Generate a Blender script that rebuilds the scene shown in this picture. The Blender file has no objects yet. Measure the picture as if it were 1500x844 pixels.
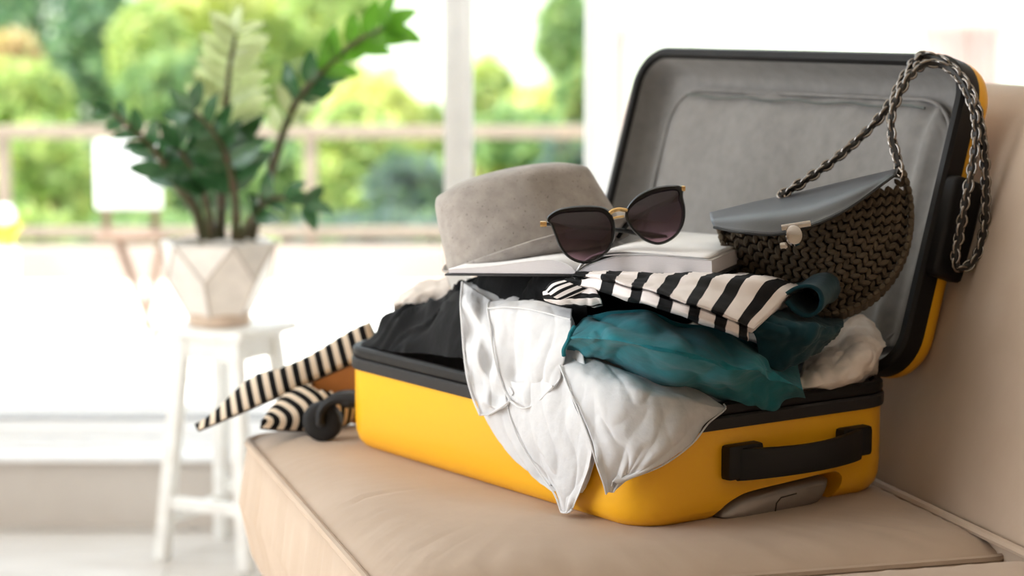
import bpy, bmesh, math, random
import numpy as np
from mathutils import Vector, noise as mnoise

sc = bpy.context.scene
COL = sc.collection
rnd = random.Random(7)
PI = math.pi

# ------------------------------------------------------------------ camera
FPX = 3246.2                      # focal length in pixels of the 1500 px frame
PIT = 0.127                       # downward pitch
SEAT = 0.47                       # height of the sofa seat
ZC = SEAT + 0.5072                # eye height
cd = bpy.data.cameras.new('camera')
cd.sensor_width = 36.0
cd.lens = FPX / 1500 * 36.0
cd.clip_end = 300
cd.dof.use_dof = True
cd.dof.focus_distance = 2.17
cd.dof.aperture_fstop = 3.9
cam = bpy.data.objects.new('camera', cd)
COL.objects.link(cam)
cam.location = (0, 0, ZC)
cam.rotation_euler = (PI/2 - PIT, 0, 0)
sc.camera = cam

# ------------------------------------------------------------------ sky, sun, exposure
w = bpy.data.worlds.new('sky')
sc.world = w
w.use_nodes = True
nt = w.node_tree
bg = nt.nodes['Background']
bg.inputs[0].default_value = (0.84, 0.92, 1.0, 1)
bg.inputs[1].default_value = 1.0
sd = bpy.data.lights.new('sun', 'SUN')
sd.energy = 4.5
sd.angle = 0.02
sd.color = (1.0, 0.95, 0.86)
sun = bpy.data.objects.new('sun', sd)
COL.objects.link(sun)
sun.location = (-6, 8, 10)
sun.rotation_euler = Vector((0.80, 0.16, -1.0)).to_track_quat('-Z', 'Y').to_euler()


def window_light(name, loc, target, sx, sy, power, color, portal=False):
    l = bpy.data.lights.new(name, 'AREA')
    l.shape = 'RECTANGLE'
    l.size, l.size_y = sx, sy
    l.energy = power
    l.color = color
    if portal:
        l.cycles.is_portal = True
    o = bpy.data.objects.new(name, l)
    COL.objects.link(o)
    o.location = loc
    o.rotation_euler = (Vector(target) - Vector(loc)).to_track_quat('-Z', 'Y').to_euler()
    return o


window_light('daylight_back_window', (-0.6, 4.14, 1.25), (-0.6, 0, 1.25), 3.6, 2.3, 1, (1, 1, 1), portal=True)
window_light('daylight_left_window', (-2.16, 1.75, 1.35), (2, 1.75, 1.35), 1.5, 1.9, 13.5, (0.95, 0.975, 1.0))
sc.view_settings.view_transform = 'Standard'
sc.view_settings.look = 'None'
sc.view_settings.gamma = 1.0
sc.view_settings.use_curve_mapping = False
sc.view_settings.exposure = 1.44


# ------------------------------------------------------------------ frames of reference
def ray(u, v):
    x = (u - 750) / FPX
    y = -(v - 422) / FPX
    s, c = math.sin(PIT), math.cos(PIT)
    return np.array([x, c + y * s, -s + y * c])


CAM = np.array([0, 0, ZC])


def A(u, v, Y):                   # a place in the room seen at (u, v) and Y metres away
    r = ray(u, v)
    return CAM + r * (Y / r[1])


def ZP(u, v, z):                  # same, at height z
    r = ray(u, v)
    return CAM + r * ((z - ZC) / r[2])


YAW = 0.6167
O = np.array([0.1216, 2.0903, SEAT])        # suitcase corner nearest to the viewer
EA = np.array([-math.sin(YAW), math.cos(YAW), 0])
EB = np.array([math.cos(YAW), math.sin(YAW), 0])
UP = np.array([0, 0, 1.0])
CL, CW = 0.56, 0.352              # case length, width


def S(x, y, z):                   # suitcase coordinates
    return O + EA * x + EB * y + UP * z


def F(u, v, off):                 # on a plane parallel to the long front side
    r = ray(u, v)
    return CAM + r * ((off - (CAM - O) @ EB) / (r @ EB))


TH = math.radians(73.2)
RIMZ = 0.117
LH = S(0, CW, RIMZ)
LU = EB * math.cos(TH) + UP * math.sin(TH)  # up the open lid
LN = -EB * math.sin(TH) + UP * math.cos(TH) # out of the lid, towards its opening


def LID(x, h, d):
    return LH + EA * x + LU * h + LN * d


# ------------------------------------------------------------------ materials
def lin(c):
    out = []
    for k in c[:3]:
        k = k / 255.0
        out.append(k / 12.92 if k <= 0.04045 else ((k + 0.055) / 1.055) ** 2.4)
    return (*out, 1.0)


class M:
    def __init__(self, name):
        self.m = bpy.data.materials.new(name)
        self.m.use_nodes = True
        self.t = self.m.node_tree
        self.b = self.t.nodes['Principled BSDF']
        self.out = self.t.nodes['Material Output']

    def n(self, typ, **kw):
        nd = self.t.nodes.new(typ)
        for k, v in kw.items():
            if hasattr(nd, k):
                setattr(nd, k, v)
            else:
                nd.inputs[k].default_value = v
        return nd

    def l(self, a, b):
        self.t.links.new(a, b)

    def ramp(self, src, stops, interp='LINEAR'):
        r = self.n('ShaderNodeValToRGB')
        r.color_ramp.interpolation = interp
        e = r.color_ramp.elements
        while len(e) < len(stops):
            e.new(0.5)
        for el, (p, c) in zip(e, stops):
            el.position = p
            el.color = c if len(c) == 4 else lin(c)
        self.l(src, r.inputs[0])
        return r.outputs[0]

    def bump(self, src, strength, dist=0.001, prev=None):
        b = self.n('ShaderNodeBump')
        b.inputs['Strength'].default_value = strength
        b.inputs['Distance'].default_value = dist
        self.l(src, b.inputs['Height'])
        if prev is not None:
            self.l(prev, b.inputs['Normal'])
        return b.outputs[0]


def coords(m, kind='Object', scale=(1, 1, 1)):
    tc = m.n('ShaderNodeTexCoord')
    mp = m.n('ShaderNodeMapping')
    mp.inputs['Scale'].default_value = scale
    m.l(tc.outputs[kind], mp.inputs[0])
    return mp.outputs[0]


def noise_tex(m, vec, scale, detail=3, rough=0.55):
    n = m.n('ShaderNodeTexNoise')
    n.inputs['Scale'].default_value = scale
    n.inputs['Detail'].default_value = detail
    n.inputs['Roughness'].default_value = rough
    m.l(vec, n.inputs['Vector'])
    return n.outputs['Fac']


def simple(name, c, rough=0.5, metal=0.0, c2=None, scale=30, bump=0.0, bscale=200, spec=0.5, sheen=0.0, coat=0.0, bdist=0.001):
    m = M(name)
    m.b.inputs['Roughness'].default_value = rough
    m.b.inputs['Metallic'].default_value = metal
    m.b.inputs['Specular IOR Level'].default_value = spec
    m.b.inputs['Sheen Weight'].default_value = sheen
    m.b.inputs['Coat Weight'].default_value = coat
    v = coords(m)
    if c2 is None:
        c2 = tuple(min(255, k * 1.06 + 2) for k in c)
    f = noise_tex(m, v, scale)
    m.l(m.ramp(f, [(0.3, c), (0.7, c2)]), m.b.inputs['Base Color'])
    if bump:
        m.l(m.bump(noise_tex(m, v, bscale, 4), bump, bdist), m.b.inputs['Normal'])
    return m.m


def cloth(name, c, c2=None, weave=900, wrinkle=40, wb=0.25, rough=0.85, sheen=0.15, trans=0.0, spec=0.2):
    m = M(name)
    m.b.inputs['Roughness'].default_value = rough
    m.b.inputs['Specular IOR Level'].default_value = spec
    m.b.inputs['Sheen Weight'].default_value = sheen
    v = coords(m)
    f = noise_tex(m, v, 60, 4)
    if c2 is None:
        c2 = tuple(min(255, k * 1.07 + 1) for k in c)
    colr = m.ramp(f, [(0.3, c), (0.7, c2)])
    m.l(colr, m.b.inputs['Base Color'])
    b1 = m.bump(noise_tex(m, v, weave, 2), 0.12, 0.0006)
    b2 = m.bump(noise_tex(m, v, wrinkle, 3), wb, 0.004, b1)
    m.l(b2, m.b.inputs['Normal'])
    if trans:
        tr = m.n('ShaderNodeBsdfTranslucent')
        m.l(colr, tr.inputs[0])
        mx = m.n('ShaderNodeMixShader')
        mx.inputs[0].default_value = trans
        m.l(m.b.outputs[0], mx.inputs[1])
        m.l(tr.outputs[0], mx.inputs[2])
        m.l(mx.outputs[0], m.out.inputs[0])
    return m.m


def striped(name, axis, periods, duty, dark, light, rough=0.8, bumpw=0.2, bend=0.0, weave=900):
    m = M(name)
    m.b.inputs['Roughness'].default_value = rough
    m.b.inputs['Specular IOR Level'].default_value = 0.2
    tc = m.n('ShaderNodeTexCoord')
    sp = m.n('ShaderNodeSeparateXYZ')
    m.l(tc.outputs['UV'], sp.inputs[0])
    src = sp.outputs[axis]
    if bend:
        # stripes bow: add bend*(other-0.5)^2
        s1 = m.n('ShaderNodeMath', operation='SUBTRACT'); s1.inputs[1].default_value = 0.5
        m.l(sp.outputs[1 - axis], s1.inputs[0])
        s2 = m.n('ShaderNodeMath', operation='MULTIPLY'); m.l(s1.outputs[0], s2.inputs[0]); m.l(s1.outputs[0], s2.inputs[1])
        s3 = m.n('ShaderNodeMath', operation='MULTIPLY_ADD'); m.l(s2.outputs[0], s3.inputs[0]); s3.inputs[1].default_value = bend
        m.l(src, s3.inputs[2])
        src = s3.outputs[0]
    mu = m.n('ShaderNodeMath', operation='MULTIPLY'); mu.inputs[1].default_value = periods
    m.l(src, mu.inputs[0])
    fr = m.n('ShaderNodeMath', operation='FRACT'); m.l(mu.outputs[0], fr.inputs[0])
    colr = m.ramp(fr.outputs[0], [(0.0, dark), (duty, dark), (min(duty + 0.012, 1), light)], 'LINEAR')
    m.l(colr, m.b.inputs['Base Color'])
    v = coords(m)
    b1 = m.bump(noise_tex(m, v, weave, 2), 0.12, 0.0006)
    m.l(m.bump(noise_tex(m, v, 50, 3), bumpw, 0.003, b1), m.b.inputs['Normal'])
    return m.m


MAT = {}


# ------------------------------------------------------------------ object helpers
def world_off(o):
    p = Vector((0, 0, 0))
    while o is not None:
        p += o.location
        o = o.parent
    return p


def tag(o, label=None, cat=None, group=None, kind=None):
    if label: o['label'] = label
    if cat: o['category'] = cat
    if group: o['group'] = group
    if kind: o['kind'] = kind
    return o


def thing(name, loc, label, cat, group=None):
    o = bpy.data.objects.new(name, None)
    o.empty_display_size = 0.05
    COL.objects.link(o)
    o.location = Vector(tuple(loc))
    return tag(o, label, cat, group)


def mk(name, verts, faces, mat, parent=None, smooth=True, uvs=None, loc=None, auto=None):
    V = np.array(verts, dtype=float)
    if parent is not None:
        off = np.array(world_off(parent))
        l = np.zeros(3)
    else:
        off = np.array([(V[:, 0].min() + V[:, 0].max()) / 2, (V[:, 1].min() + V[:, 1].max()) / 2, V[:, 2].min()]) if loc is None else np.array(loc)
        l = off
    me = bpy.data.meshes.new(name)
    me.from_pydata([tuple(p) for p in (V - off)], [], [tuple(f) for f in faces])
    if uvs is not None:
        ul = me.uv_layers.new(name='UVMap')
        idx = np.empty(len(me.loops), dtype=np.int32)
        me.loops.foreach_get('vertex_index', idx)
        ul.data.foreach_set('uv', np.array(uvs, dtype=np.float32)[idx].ravel())
    me.validate()
    if mat is not None:
        me.materials.append(mat)
    o = bpy.data.objects.new(name, me)
    COL.objects.link(o)
    o.location = l
    if parent is not None:
        o.parent = parent
    if smooth:
        me.polygons.foreach_set('use_smooth', [True] * len(me.polygons))
        if auto is not None:
            sharp(me, auto)
    me.update()
    return o


def sharp(me, deg):
    bm = bmesh.new(); bm.from_mesh(me)
    for e in bm.edges:
        if len(e.link_faces) == 2 and e.calc_face_angle(0) > math.radians(deg):
            e.smooth = False
    bm.to_mesh(me); bm.free()


def solid(o, t, offset=0.0):
    md = o.modifiers.new('thickness', 'SOLIDIFY')
    md.thickness = t
    md.offset = offset
    return o


def subsurf(o, n=1):
    md = o.modifiers.new('smooth', 'SUBSURF')
    md.levels = n; md.render_levels = n
    return o


class MB:                         # collects shapes into one mesh
    def __init__(self):
        self.v = []; self.f = []

    def add(self, v, f):
        k = len(self.v)
        self.v += [tuple(p) for p in v]
        self.f += [tuple(i + k for i in q) for q in f]
        return self

    def box(self, c, sx, sy, sz, ax=None, bev=0.0):
        ex, ey, ez = ax if ax is not None else (np.array([1., 0, 0]), np.array([0, 1., 0]), UP)
        c = np.array(c)
        if bev <= 0:
            v = [c + ex * sx / 2 * i + ey * sy / 2 * j + ez * sz / 2 * k for k in (-1, 1) for j in (-1, 1) for i in (-1, 1)]
            f = [(0, 2, 3, 1), (4, 5, 7, 6), (0, 1, 5, 4), (2, 6, 7, 3), (0, 4, 6, 2), (1, 3, 7, 5)]
            return self.add(v, f)
        bm = bmesh.new()
        bmesh.ops.create_cube(bm, size=1)
        for q in bm.verts:
            q.co = Vector((q.co.x * sx, q.co.y * sy, q.co.z * sz))
        bmesh.ops.bevel(bm, geom=bm.edges[:], offset=bev, segments=2, affect='EDGES', profile=0.6)
        bm.verts.index_update()
        v = [c + ex * q.co.x + ey * q.co.y + ez * q.co.z for q in bm.verts]
        f = [[q.index for q in p.verts] for p in bm.faces]
        bm.free()
        return self.add(v, f)

    def beam(self, p, q, wx, wy, w2=None, side=None, bev=0.0):
        p, q = np.array(p), np.array(q)
        d = q - p; L = np.linalg.norm(d); d = d / L
        s = np.array(side) if side is not None else np.array([0, 1.0, 0]) if abs(d[1]) < 0.9 else np.array([1.0, 0, 0])
        e1 = np.cross(s, d); e1 /= np.linalg.norm(e1)
        e2 = np.cross(d, e1)
        return self.box((p + q) / 2, wx, wy, L, (e1, e2, d), bev)

    def tube(self, pts, r, n=8, caps=True, closed=False):
        pts = np.array(pts, dtype=float)
        m = len(pts)
        rs = np.full(m, r) if np.isscalar(r) else np.array(r)
        V = []; prev = None
        for i in range(m):
            if closed:
                t = pts[(i + 1) % m] - pts[i - 1]
            else:
                t = pts[min(i + 1, m - 1)] - pts[max(i - 1, 0)]
            t = t / (np.linalg.norm(t) + 1e-12)
            if prev is None:
                h = np.array([0, 0, 1.0]) if abs(t[2]) < 0.9 else np.array([1.0, 0, 0])
                e1 = np.cross(h, t)
            else:
                e1 = prev - t * (prev @ t)
            e1 /= np.linalg.norm(e1) + 1e-12
            prev = e1
            e2 = np.cross(t, e1)
            for k in range(n):
                a = 2 * PI * k / n
                V.append(pts[i] + (e1 * math.cos(a) + e2 * math.sin(a)) * rs[i])
        Fc = []
        for i in range(m if closed else m - 1):
            j = (i + 1) % m
            for k in range(n):
                Fc.append((i * n + k, i * n + (k + 1) % n, j * n + (k + 1) % n, j * n + k))
        if caps and not closed:
            Fc.append(tuple(range(n))[::-1]); Fc.append(tuple((m - 1) * n + k for k in range(n)))
        return self.add(V, Fc)

    def loft(self, loops, cap0=True, cap1=True):
        n = len(loops[0]); V = [p for l in loops for p in l]; Fc = []
        for i in range(len(loops) - 1):
            for k in range(n):
                Fc.append((i * n + k, i * n + (k + 1) % n, (i + 1) * n + (k + 1) % n, (i + 1) * n + k))
        if cap0: Fc.append(tuple(range(n))[::-1])
        if cap1: Fc.append(tuple((len(loops) - 1) * n + k for k in range(n)))
        return self.add(V, Fc)

    def ell(self, c, rx, ry, rz, ax=None, nu=8, nv=5):
        ex, ey, ez = ax if ax is not None else (np.array([1., 0, 0]), np.array([0, 1., 0]), UP)
        loops = []
        for j in range(1, nv):
            t = PI * j / nv
            loops.append([np.array(c) + ex * rx * math.sin(t) * math.cos(2 * PI * i / nu) + ey * ry * math.sin(t) * math.sin(2 * PI * i / nu) - ez * rz * math.cos(t) for i in range(nu)])
        return self.loft(loops)

    def build(self, name, mat, parent=None, smooth=True, auto=35, **kw):
        return mk(name, self.v, self.f, mat, parent, smooth, auto=auto if smooth else None, **kw)


def spl(P, n, closed=False):      # Catmull-Rom through P, resampled evenly by arc length
    P = np.array(P, dtype=float)
    if len(P) == 2:
        t = np.linspace(0, 1, n)[:, None]
        return P[0] * (1 - t) + P[1] * t
    if closed:
        Q = np.vstack([P[-1], P, P[0], P[1]])
    else:
        Q = np.vstack([2 * P[0] - P[1], P, 2 * P[-1] - P[-2]])
    out = []
    m = len(Q) - 3
    for i in range(m):
        p0, p1, p2, p3 = Q[i:i + 4]
        for t in np.linspace(0, 1, 14, endpoint=False):
            out.append(0.5 * ((2 * p1) + (-p0 + p2) * t + (2 * p0 - 5 * p1 + 4 * p2 - p3) * t * t + (-p0 + 3 * p1 - 3 * p2 + p3) * t ** 3))
    out.append(Q[-2] if not closed else P[0])
    out = np.array(out)
    s = np.concatenate([[0], np.cumsum(np.linalg.norm(np.diff(out, axis=0), axis=1))])
    t = np.linspace(0, s[-1], n, endpoint=not closed)
    return np.stack([np.interp(t, s, out[:, k]) for k in range(3)], axis=1)


def crv(P, n):                    # Catmull-Rom, parameter spacing kept (for columns)
    P = np.array(P, dtype=float)
    m = len(P)
    if m == 2:
        t = np.linspace(0, 1, n)[:, None]
        return P[0] * (1 - t) + P[1] * t
    Q = np.vstack([2 * P[0] - P[1], P, 2 * P[-1] - P[-2]])
    out = []
    for s in np.linspace(0, m - 1 - 1e-9, n):
        i = int(s); t = s - i
        p0, p1, p2, p3 = Q[i:i + 4]
        out.append(0.5 * ((2 * p1) + (-p0 + p2) * t + (2 * p0 - 5 * p1 + 4 * p2 - p3) * t * t + (-p0 + 3 * p1 - 3 * p2 + p3) * t ** 3))
    return np.array(out)


def grid_normals(G, closed_u=False):
    du = np.gradient(G, axis=1); dv = np.gradient(G, axis=0)
    N = np.cross(du, dv)
    return N / (np.linalg.norm(N, axis=2, keepdims=True) + 1e-12)


def fnoise(p, sc_=(1, 1, 1), seed=0.0):
    return mnoise.noise(Vector((p[0] * sc_[0] + seed, p[1] * sc_[1] - seed * 0.7, p[2] * sc_[2] + seed * 0.3)))


def ridge(p, sc_, seed=0.0):
    return 1.0 - 2.0 * abs(fnoise(p, sc_, seed))


def sheet_grid(rows, nu, nv, even=True):
    R = np.array([spl(r, nu) if even else crv(r, nu) for r in rows])        # rows x nu x 3
    return np.array([crv(R[:, i], nv) for i in range(nu)]).transpose(1, 0, 2)   # nv x nu x 3


def sheet(name, rows, nu, nv, mat, parent=None, disp=None, thick=0.0, wrap=False, caps=False, even=True, sub=0, **kw):
    """surface through control rows; wrap closes it across the rows"""
    rr = list(rows) + ([rows[0]] if wrap else [])
    G = sheet_grid(rr, nu, nv, even)
    if disp is not None:
        N = grid_normals(G)
        D = np.zeros(G.shape[:2])
        for j in range(G.shape[0]):
            for i in range(G.shape[1]):
                D[j, i] = disp(G[j, i], i / (nu - 1), j / (nv - 1))
        if wrap:
            D[-1] = D[0]; N[-1] = N[0] = (N[0] + N[-1]) / 2
        G = G + N * D[:, :, None]
    V = G.reshape(-1, 3)
    uv = np.array([(i / (nu - 1), j / (nv - 1)) for j in range(nv) for i in range(nu)])
    fc = [(j * nu + i, j * nu + i + 1, (j + 1) * nu + i + 1, (j + 1) * nu + i) for j in range(nv - 1) for i in range(nu - 1)]
    if caps:
        k = len(V)
        V = np.vstack([V, G[:, 0].mean(axis=0), G[:, -1].mean(axis=0)])
        uv = np.vstack([uv, [0, .5], [1, .5]])
        fc += [(k, j * nu, (j + 1) * nu) for j in range(nv - 1)] + [(k + 1, (j + 1) * nu + nu - 1, j * nu + nu - 1) for j in range(nv - 1)]
    o = mk(name, V, fc, mat, parent, uvs=uv, **kw)
    if thick: solid(o, thick)
    if sub: subsurf(o, sub)
    return o


def rrect(x0, x1, y0, y1, r, n=7):
    P = []
    r = max(min(r, (x1 - x0) / 2 - 1e-4, (y1 - y0) / 2 - 1e-4), 1e-4)
    for cx, cy, a0 in ((x1 - r, y1 - r, 0), (x0 + r, y1 - r, 90), (x0 + r, y0 + r, 180), (x1 - r, y0 + r, 270)):
        for k in range(n):
            a = math.radians(a0 + 90 * k / (n - 1))
            P.append((cx + r * math.cos(a), cy + r * math.sin(a)))
    return P


def boolean_cut(o, cutter):
    md = o.modifiers.new('cut', 'BOOLEAN')
    md.object = cutter
    md.operation = 'DIFFERENCE'
    md.solver = 'EXACT'
    bpy.context.view_layer.update()
    dg = bpy.context.evaluated_depsgraph_get()
    me = bpy.data.meshes.new_from_object(o.evaluated_get(dg))
    o.modifiers.remove(md)
    o.data = me
    bpy.data.objects.remove(cutter)


# ================================================================== room shell
WY = 4.12                                            # inner face of the window wall
white_wall = simple('wall_paint', (236, 230, 223), 0.8, bump=0.05)
white_frame = simple('frame_lacquer', (246, 246, 247), 0.35)
room_wall = simple('room_wall_paint', (204, 186, 168), 0.85)
kick_mat = simple('sill_plaster', (214, 204, 194), 0.75, c2=(224, 215, 206), scale=6, bump=0.05)
glass_m = M('window_glass')
tr = glass_m.n('ShaderNodeBsdfTransparent'); tr.inputs[0].default_value = (0.97, 0.985, 0.98, 1)
gl = glass_m.n('ShaderNodeBsdfGlossy'); gl.inputs['Roughness'].default_value = 0.02
mx = glass_m.n('ShaderNodeMixShader'); mx.inputs[0].default_value = 0.05
glass_m.l(tr.outputs[0], mx.inputs[1]); glass_m.l(gl.outputs[0], mx.inputs[2]); glass_m.l(mx.outputs[0], glass_m.out.inputs[0])
glass_m = glass_m.m

fm = M('floor_boards')
v = coords(fm, 'Object', (1, 6, 1))
fm.l(fm.ramp(noise_tex(fm, v, 5, 5), [(0.3, (206, 198, 190)), (0.7, (226, 220, 214))]), fm.b.inputs['Base Color'])
fm.b.inputs['Roughness'].default_value = 0.35
floor_mat = fm.m
X0, X1, Y0, H = -2.3, 2.3, -2.2, 2.62


def struct(name, mb, mat, parent=None, smooth=False):
    o = mb.build(name, mat, parent, smooth)
    if parent is None: o['kind'] = 'structure'
    return o


fl = struct('floor', MB().box((0, (Y0 + WY) / 2, -0.03), X1 - X0, WY - Y0, 0.04), simple('floor_bed', (150, 142, 134), 0.8))
# floor boards run along the window
bw = 0.125
k = 0
yy = Y0
board_len = [1.1, 1.5, 1.3]
while yy < WY - 0.005:
    wdt = min(bw, WY - yy) - 0.002
    if yy > 2.2:                                     # boards one by one where the camera sees them
        xs = X0 + (k % 3) * -0.35
        q = 0
        while xs < X1:
            a = max(xs, X0); L_ = board_len[(k + q) % 3]; b_ = min(xs + L_, X1) - 0.002
            if b_ - a > 0.03:
                mb = MB().box(((a + b_) / 2, yy + bw / 2, -0.005), b_ - a, wdt, 0.01)
                mb.build('board', floor_mat, fl, smooth=False)
            xs += L_; q += 1
    yy += bw; k += 1
mb = MB()
yy = Y0; k = 0
while yy <= 2.2:
    mb.box((0, yy + bw / 2, -0.005), X1 - X0, bw - 0.002, 0.01); yy += bw
mb.build('board_field', floor_mat, fl, smooth=False)['kind'] = 'stuff'

struct('ceiling', MB().box((0, (Y0 + WY) / 2, H + 0.05), X1 - X0 + 0.3, WY - Y0 + 0.3, 0.1), white_wall)
struct('wall_right', MB().box((X1 + 0.06, (Y0 + WY) / 2, H / 2), 0.12, WY - Y0, H), room_wall)
struct('wall_rear', MB().box(((X0 + X1) / 2, Y0 - 0.06, H / 2), X1 - X0, 0.12, H), room_wall)
mb = MB()
mb.box((X0 - 0.06, Y0 / 2 + 0.0, H / 2), 0.12, -Y0, H)
mb.box((X0 - 0.06, 3.6, H / 2), 0.12, 1.04, H)
mb.box((X0 - 0.06, 0.45, H / 2), 0.12, 0.9, H)
mb.box((X0 - 0.06, 1.99, 0.175), 0.12, 2.18, 0.35)
mb.box((X0 - 0.06, 1.99, H - 0.125), 0.12, 2.18, 0.25)
struct('wall_left', mb, room_wall)
# left window, outside the frame of the photograph
wl = struct('window_2', MB().box((X0 - 0.06, 1.99, 0.38), 0.06, 2.18, 0.06).box((X0 - 0.06, 1.99, 2.34), 0.06, 2.18, 0.06)
            .box((X0 - 0.06, 0.93, 1.36), 0.06, 0.06, 1.9).box((X0 - 0.06, 3.05, 1.36), 0.06, 0.06, 1.9), white_frame)
MB().box((X0 - 0.06, 1.99, 1.36), 0.006, 2.06, 1.9).build('pane', glass_m, wl, smooth=False)

# window wall: threshold, side piers, lintel
WXL, WXR = -2.1, 1.45
mb = MB()
mb.box(((X0 + WXL) / 2, WY + 0.08, H / 2), WXL - X0, 0.16, H)
mb.box(((X1 + WXR) / 2, WY + 0.08, H / 2), X1 - WXR, 0.16, H)
mb.box(((WXL + WXR) / 2, WY + 0.08, H - 0.1), WXR - WXL, 0.16, 0.2)
struct('wall_back', mb, white_wall)
struct('trim_1', MB().box(((WXL + WXR) / 2, WY + 0.08, 0.062), WXR - WXL, 0.16, 0.124), kick_mat)
struct('trim_2', MB().box(((WXL + WXR) / 2, WY + 0.065, 0.130), WXR - WXL, 0.19, 0.014, bev=0.004), white_frame)
win = MB()
zb, zt = 0.137, H - 0.2
win.box(((WXL + WXR) / 2, WY + 0.09, zb + 0.01), WXR - WXL, 0.09, 0.02)
win.box(((WXL + WXR) / 2, WY + 0.09, zt - 0.03), WXR - WXL, 0.09, 0.06)
for xm in (WXL + 0.03, WXR - 0.03):
    win.box((xm, WY + 0.09, (zb + zt) / 2), 0.06, 0.09, zt - zb)
wo = struct('window_1', win, white_frame)
leafs = [(-2.07, -1.13), (-1.13, -0.101), (-0.101, 0.165), (0.165, 1.42)]
for i, (a, b_) in enumerate(leafs):
    # each glazed leaf: frame with a bottom rail and a bead, and its pane
    fr = MB()
    fw = 0.027 if i in (1, 2) else 0.03
    yc = WY + 0.085
    fr.box((a + fw / 2, yc, (zb + zt) / 2), fw, 0.05, zt - zb - 0.08, bev=0.003)
    fr.box((b_ - fw / 2, yc, (zb + zt) / 2), fw, 0.05, zt - zb - 0.08, bev=0.003)
    fr.box(((a + b_) / 2, yc, zb + 0.035), b_ - a - 2 * fw, 0.05, 0.03, bev=0.003)
    fr.box(((a + b_) / 2, yc, zt - 0.09), b_ - a - 2 * fw, 0.05, 0.08, bev=0.003)
    fo = fr.build('window_frame', white_frame, wo, smooth=False)
    MB().box(((a + b_) / 2, yc - 0.012, zb + 0.054), b_ - a - 2 * fw, 0.018, 0.008).build('glazing_bead', simple('bead_grey', (176, 176, 178), 0.5), fo, smooth=False)
    MB().box(((a + b_) / 2, yc, (zb + zt) / 2 - 0.005), b_ - a - 2 * fw, 0.006, zt - zb - 0.13).build('pane', glass_m, fo, smooth=False)

# sheer curtain in front of the right-hand leaf
cm = M('sheer_voile')
t1 = cm.n('ShaderNodeBsdfTransparent'); t2 = cm.n('ShaderNodeBsdfTranslucent'); t3 = cm.n('ShaderNodeBsdfDiffuse')
for q in (t2, t3): q.inputs[0].default_value = (0.93, 0.92, 0.92, 1)
mA = cm.n('ShaderNodeMixShader'); mA.inputs[0].default_value = 0.55
cm.l(t2.outputs[0], mA.inputs[1]); cm.l(t3.outputs[0], mA.inputs[2])
mB_ = cm.n('ShaderNodeMixShader'); mB_.inputs[0].default_value = 0.5
cm.l(t1.outputs[0], mB_.inputs[1]); cm.l(mA.outputs[0], mB_.inputs[2]); cm.l(mB_.outputs[0], cm.out.inputs[0])
nc = 150
vs, fs = [], []
for j in range(9):
    z = 0.03 + 2.38 * j / 8
    for i in range(nc):
        s = i / (nc - 1)
        x = 0.135 + 1.30 * s
        y = WY - 0.10 + 0.022 * math.sin(s * 2 * PI * 13 + 0.5 * math.sin(z * 2 + s * 9)) + 0.008 * math.sin(s * 57)
        vs.append((x, y, z))
for j in range(8):
    for i in range(nc - 1):
        fs.append((j * nc + i, j * nc + i + 1, (j + 1) * nc + i + 1, (j + 1) * nc + i))
cu = thing('curtain', (0.78, WY - 0.10, 0.03), 'sheer white curtain hanging over the right part of the bright window', 'curtain')
mk('curtain_panel', vs, fs, cm.m, cu)
MB().tube([(0.10, WY - 0.10, 2.43), (1.5, WY - 0.10, 2.43)], 0.012, 12).build('curtain_rod', white_frame, cu)

# ================================================================== terrace and garden
terr = simple('terrace_stone', (238, 234, 228), 0.8, c2=(246, 243, 238), scale=3)
TZ = 0.05
to = struct('terrace_floor', MB().box((0, (WY + 0.16 + 7.4) / 2, TZ - 0.05), 16, 7.4 - WY - 0.16, 0.06), simple('terrace_bed', (190, 186, 180), 0.9))
ty = WY + 0.17
while ty < 7.36:                                     # pale slabs
    tx = -3.2
    while tx < 1.6:
        MB().box((tx + 0.298, ty + 0.298, TZ - 0.01), 0.596, 0.596, 0.02, bev=0.003).build('slab', terr, to, smooth=False)
        tx += 0.6
    ty += 0.6
struct('terrace_drain', MB().box((-1, 5.035, TZ + 0.003), 9, 0.12, 0.006), simple('drain_grey', (118, 116, 116), 0.6))
kerb = simple('kerb_stone', (176, 156, 146), 0.85, c2=(188, 170, 160), scale=5)
struct('terrace_kerb', MB().box((0, 7.5, TZ + 0.05), 16, 0.16, 0.13, bev=0.01), kerb)

rail_m = simple('railing_paint', (142, 126, 112), 0.5)
rl = thing('railing', (0, 7.5, TZ + 0.115), 'pale beige terrace railing with a broad top rail beyond the window', 'railing')
for z, hh, nm in ((0.552, 0.042, 'top_rail'), (0.212, 0.034, 'lower_rail')):
    MB().box((-0.5, 7.5, z), 9.0, 0.06, hh, bev=0.006).build(nm, rail_m, rl)
for q in range(-4, 4):
    x = -0.682 + q * 1.04
    MB().box((x, 7.5, 0.335), 0.042, 0.04, 0.44, bev=0.004).build('railing_post', rail_m, rl)

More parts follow.
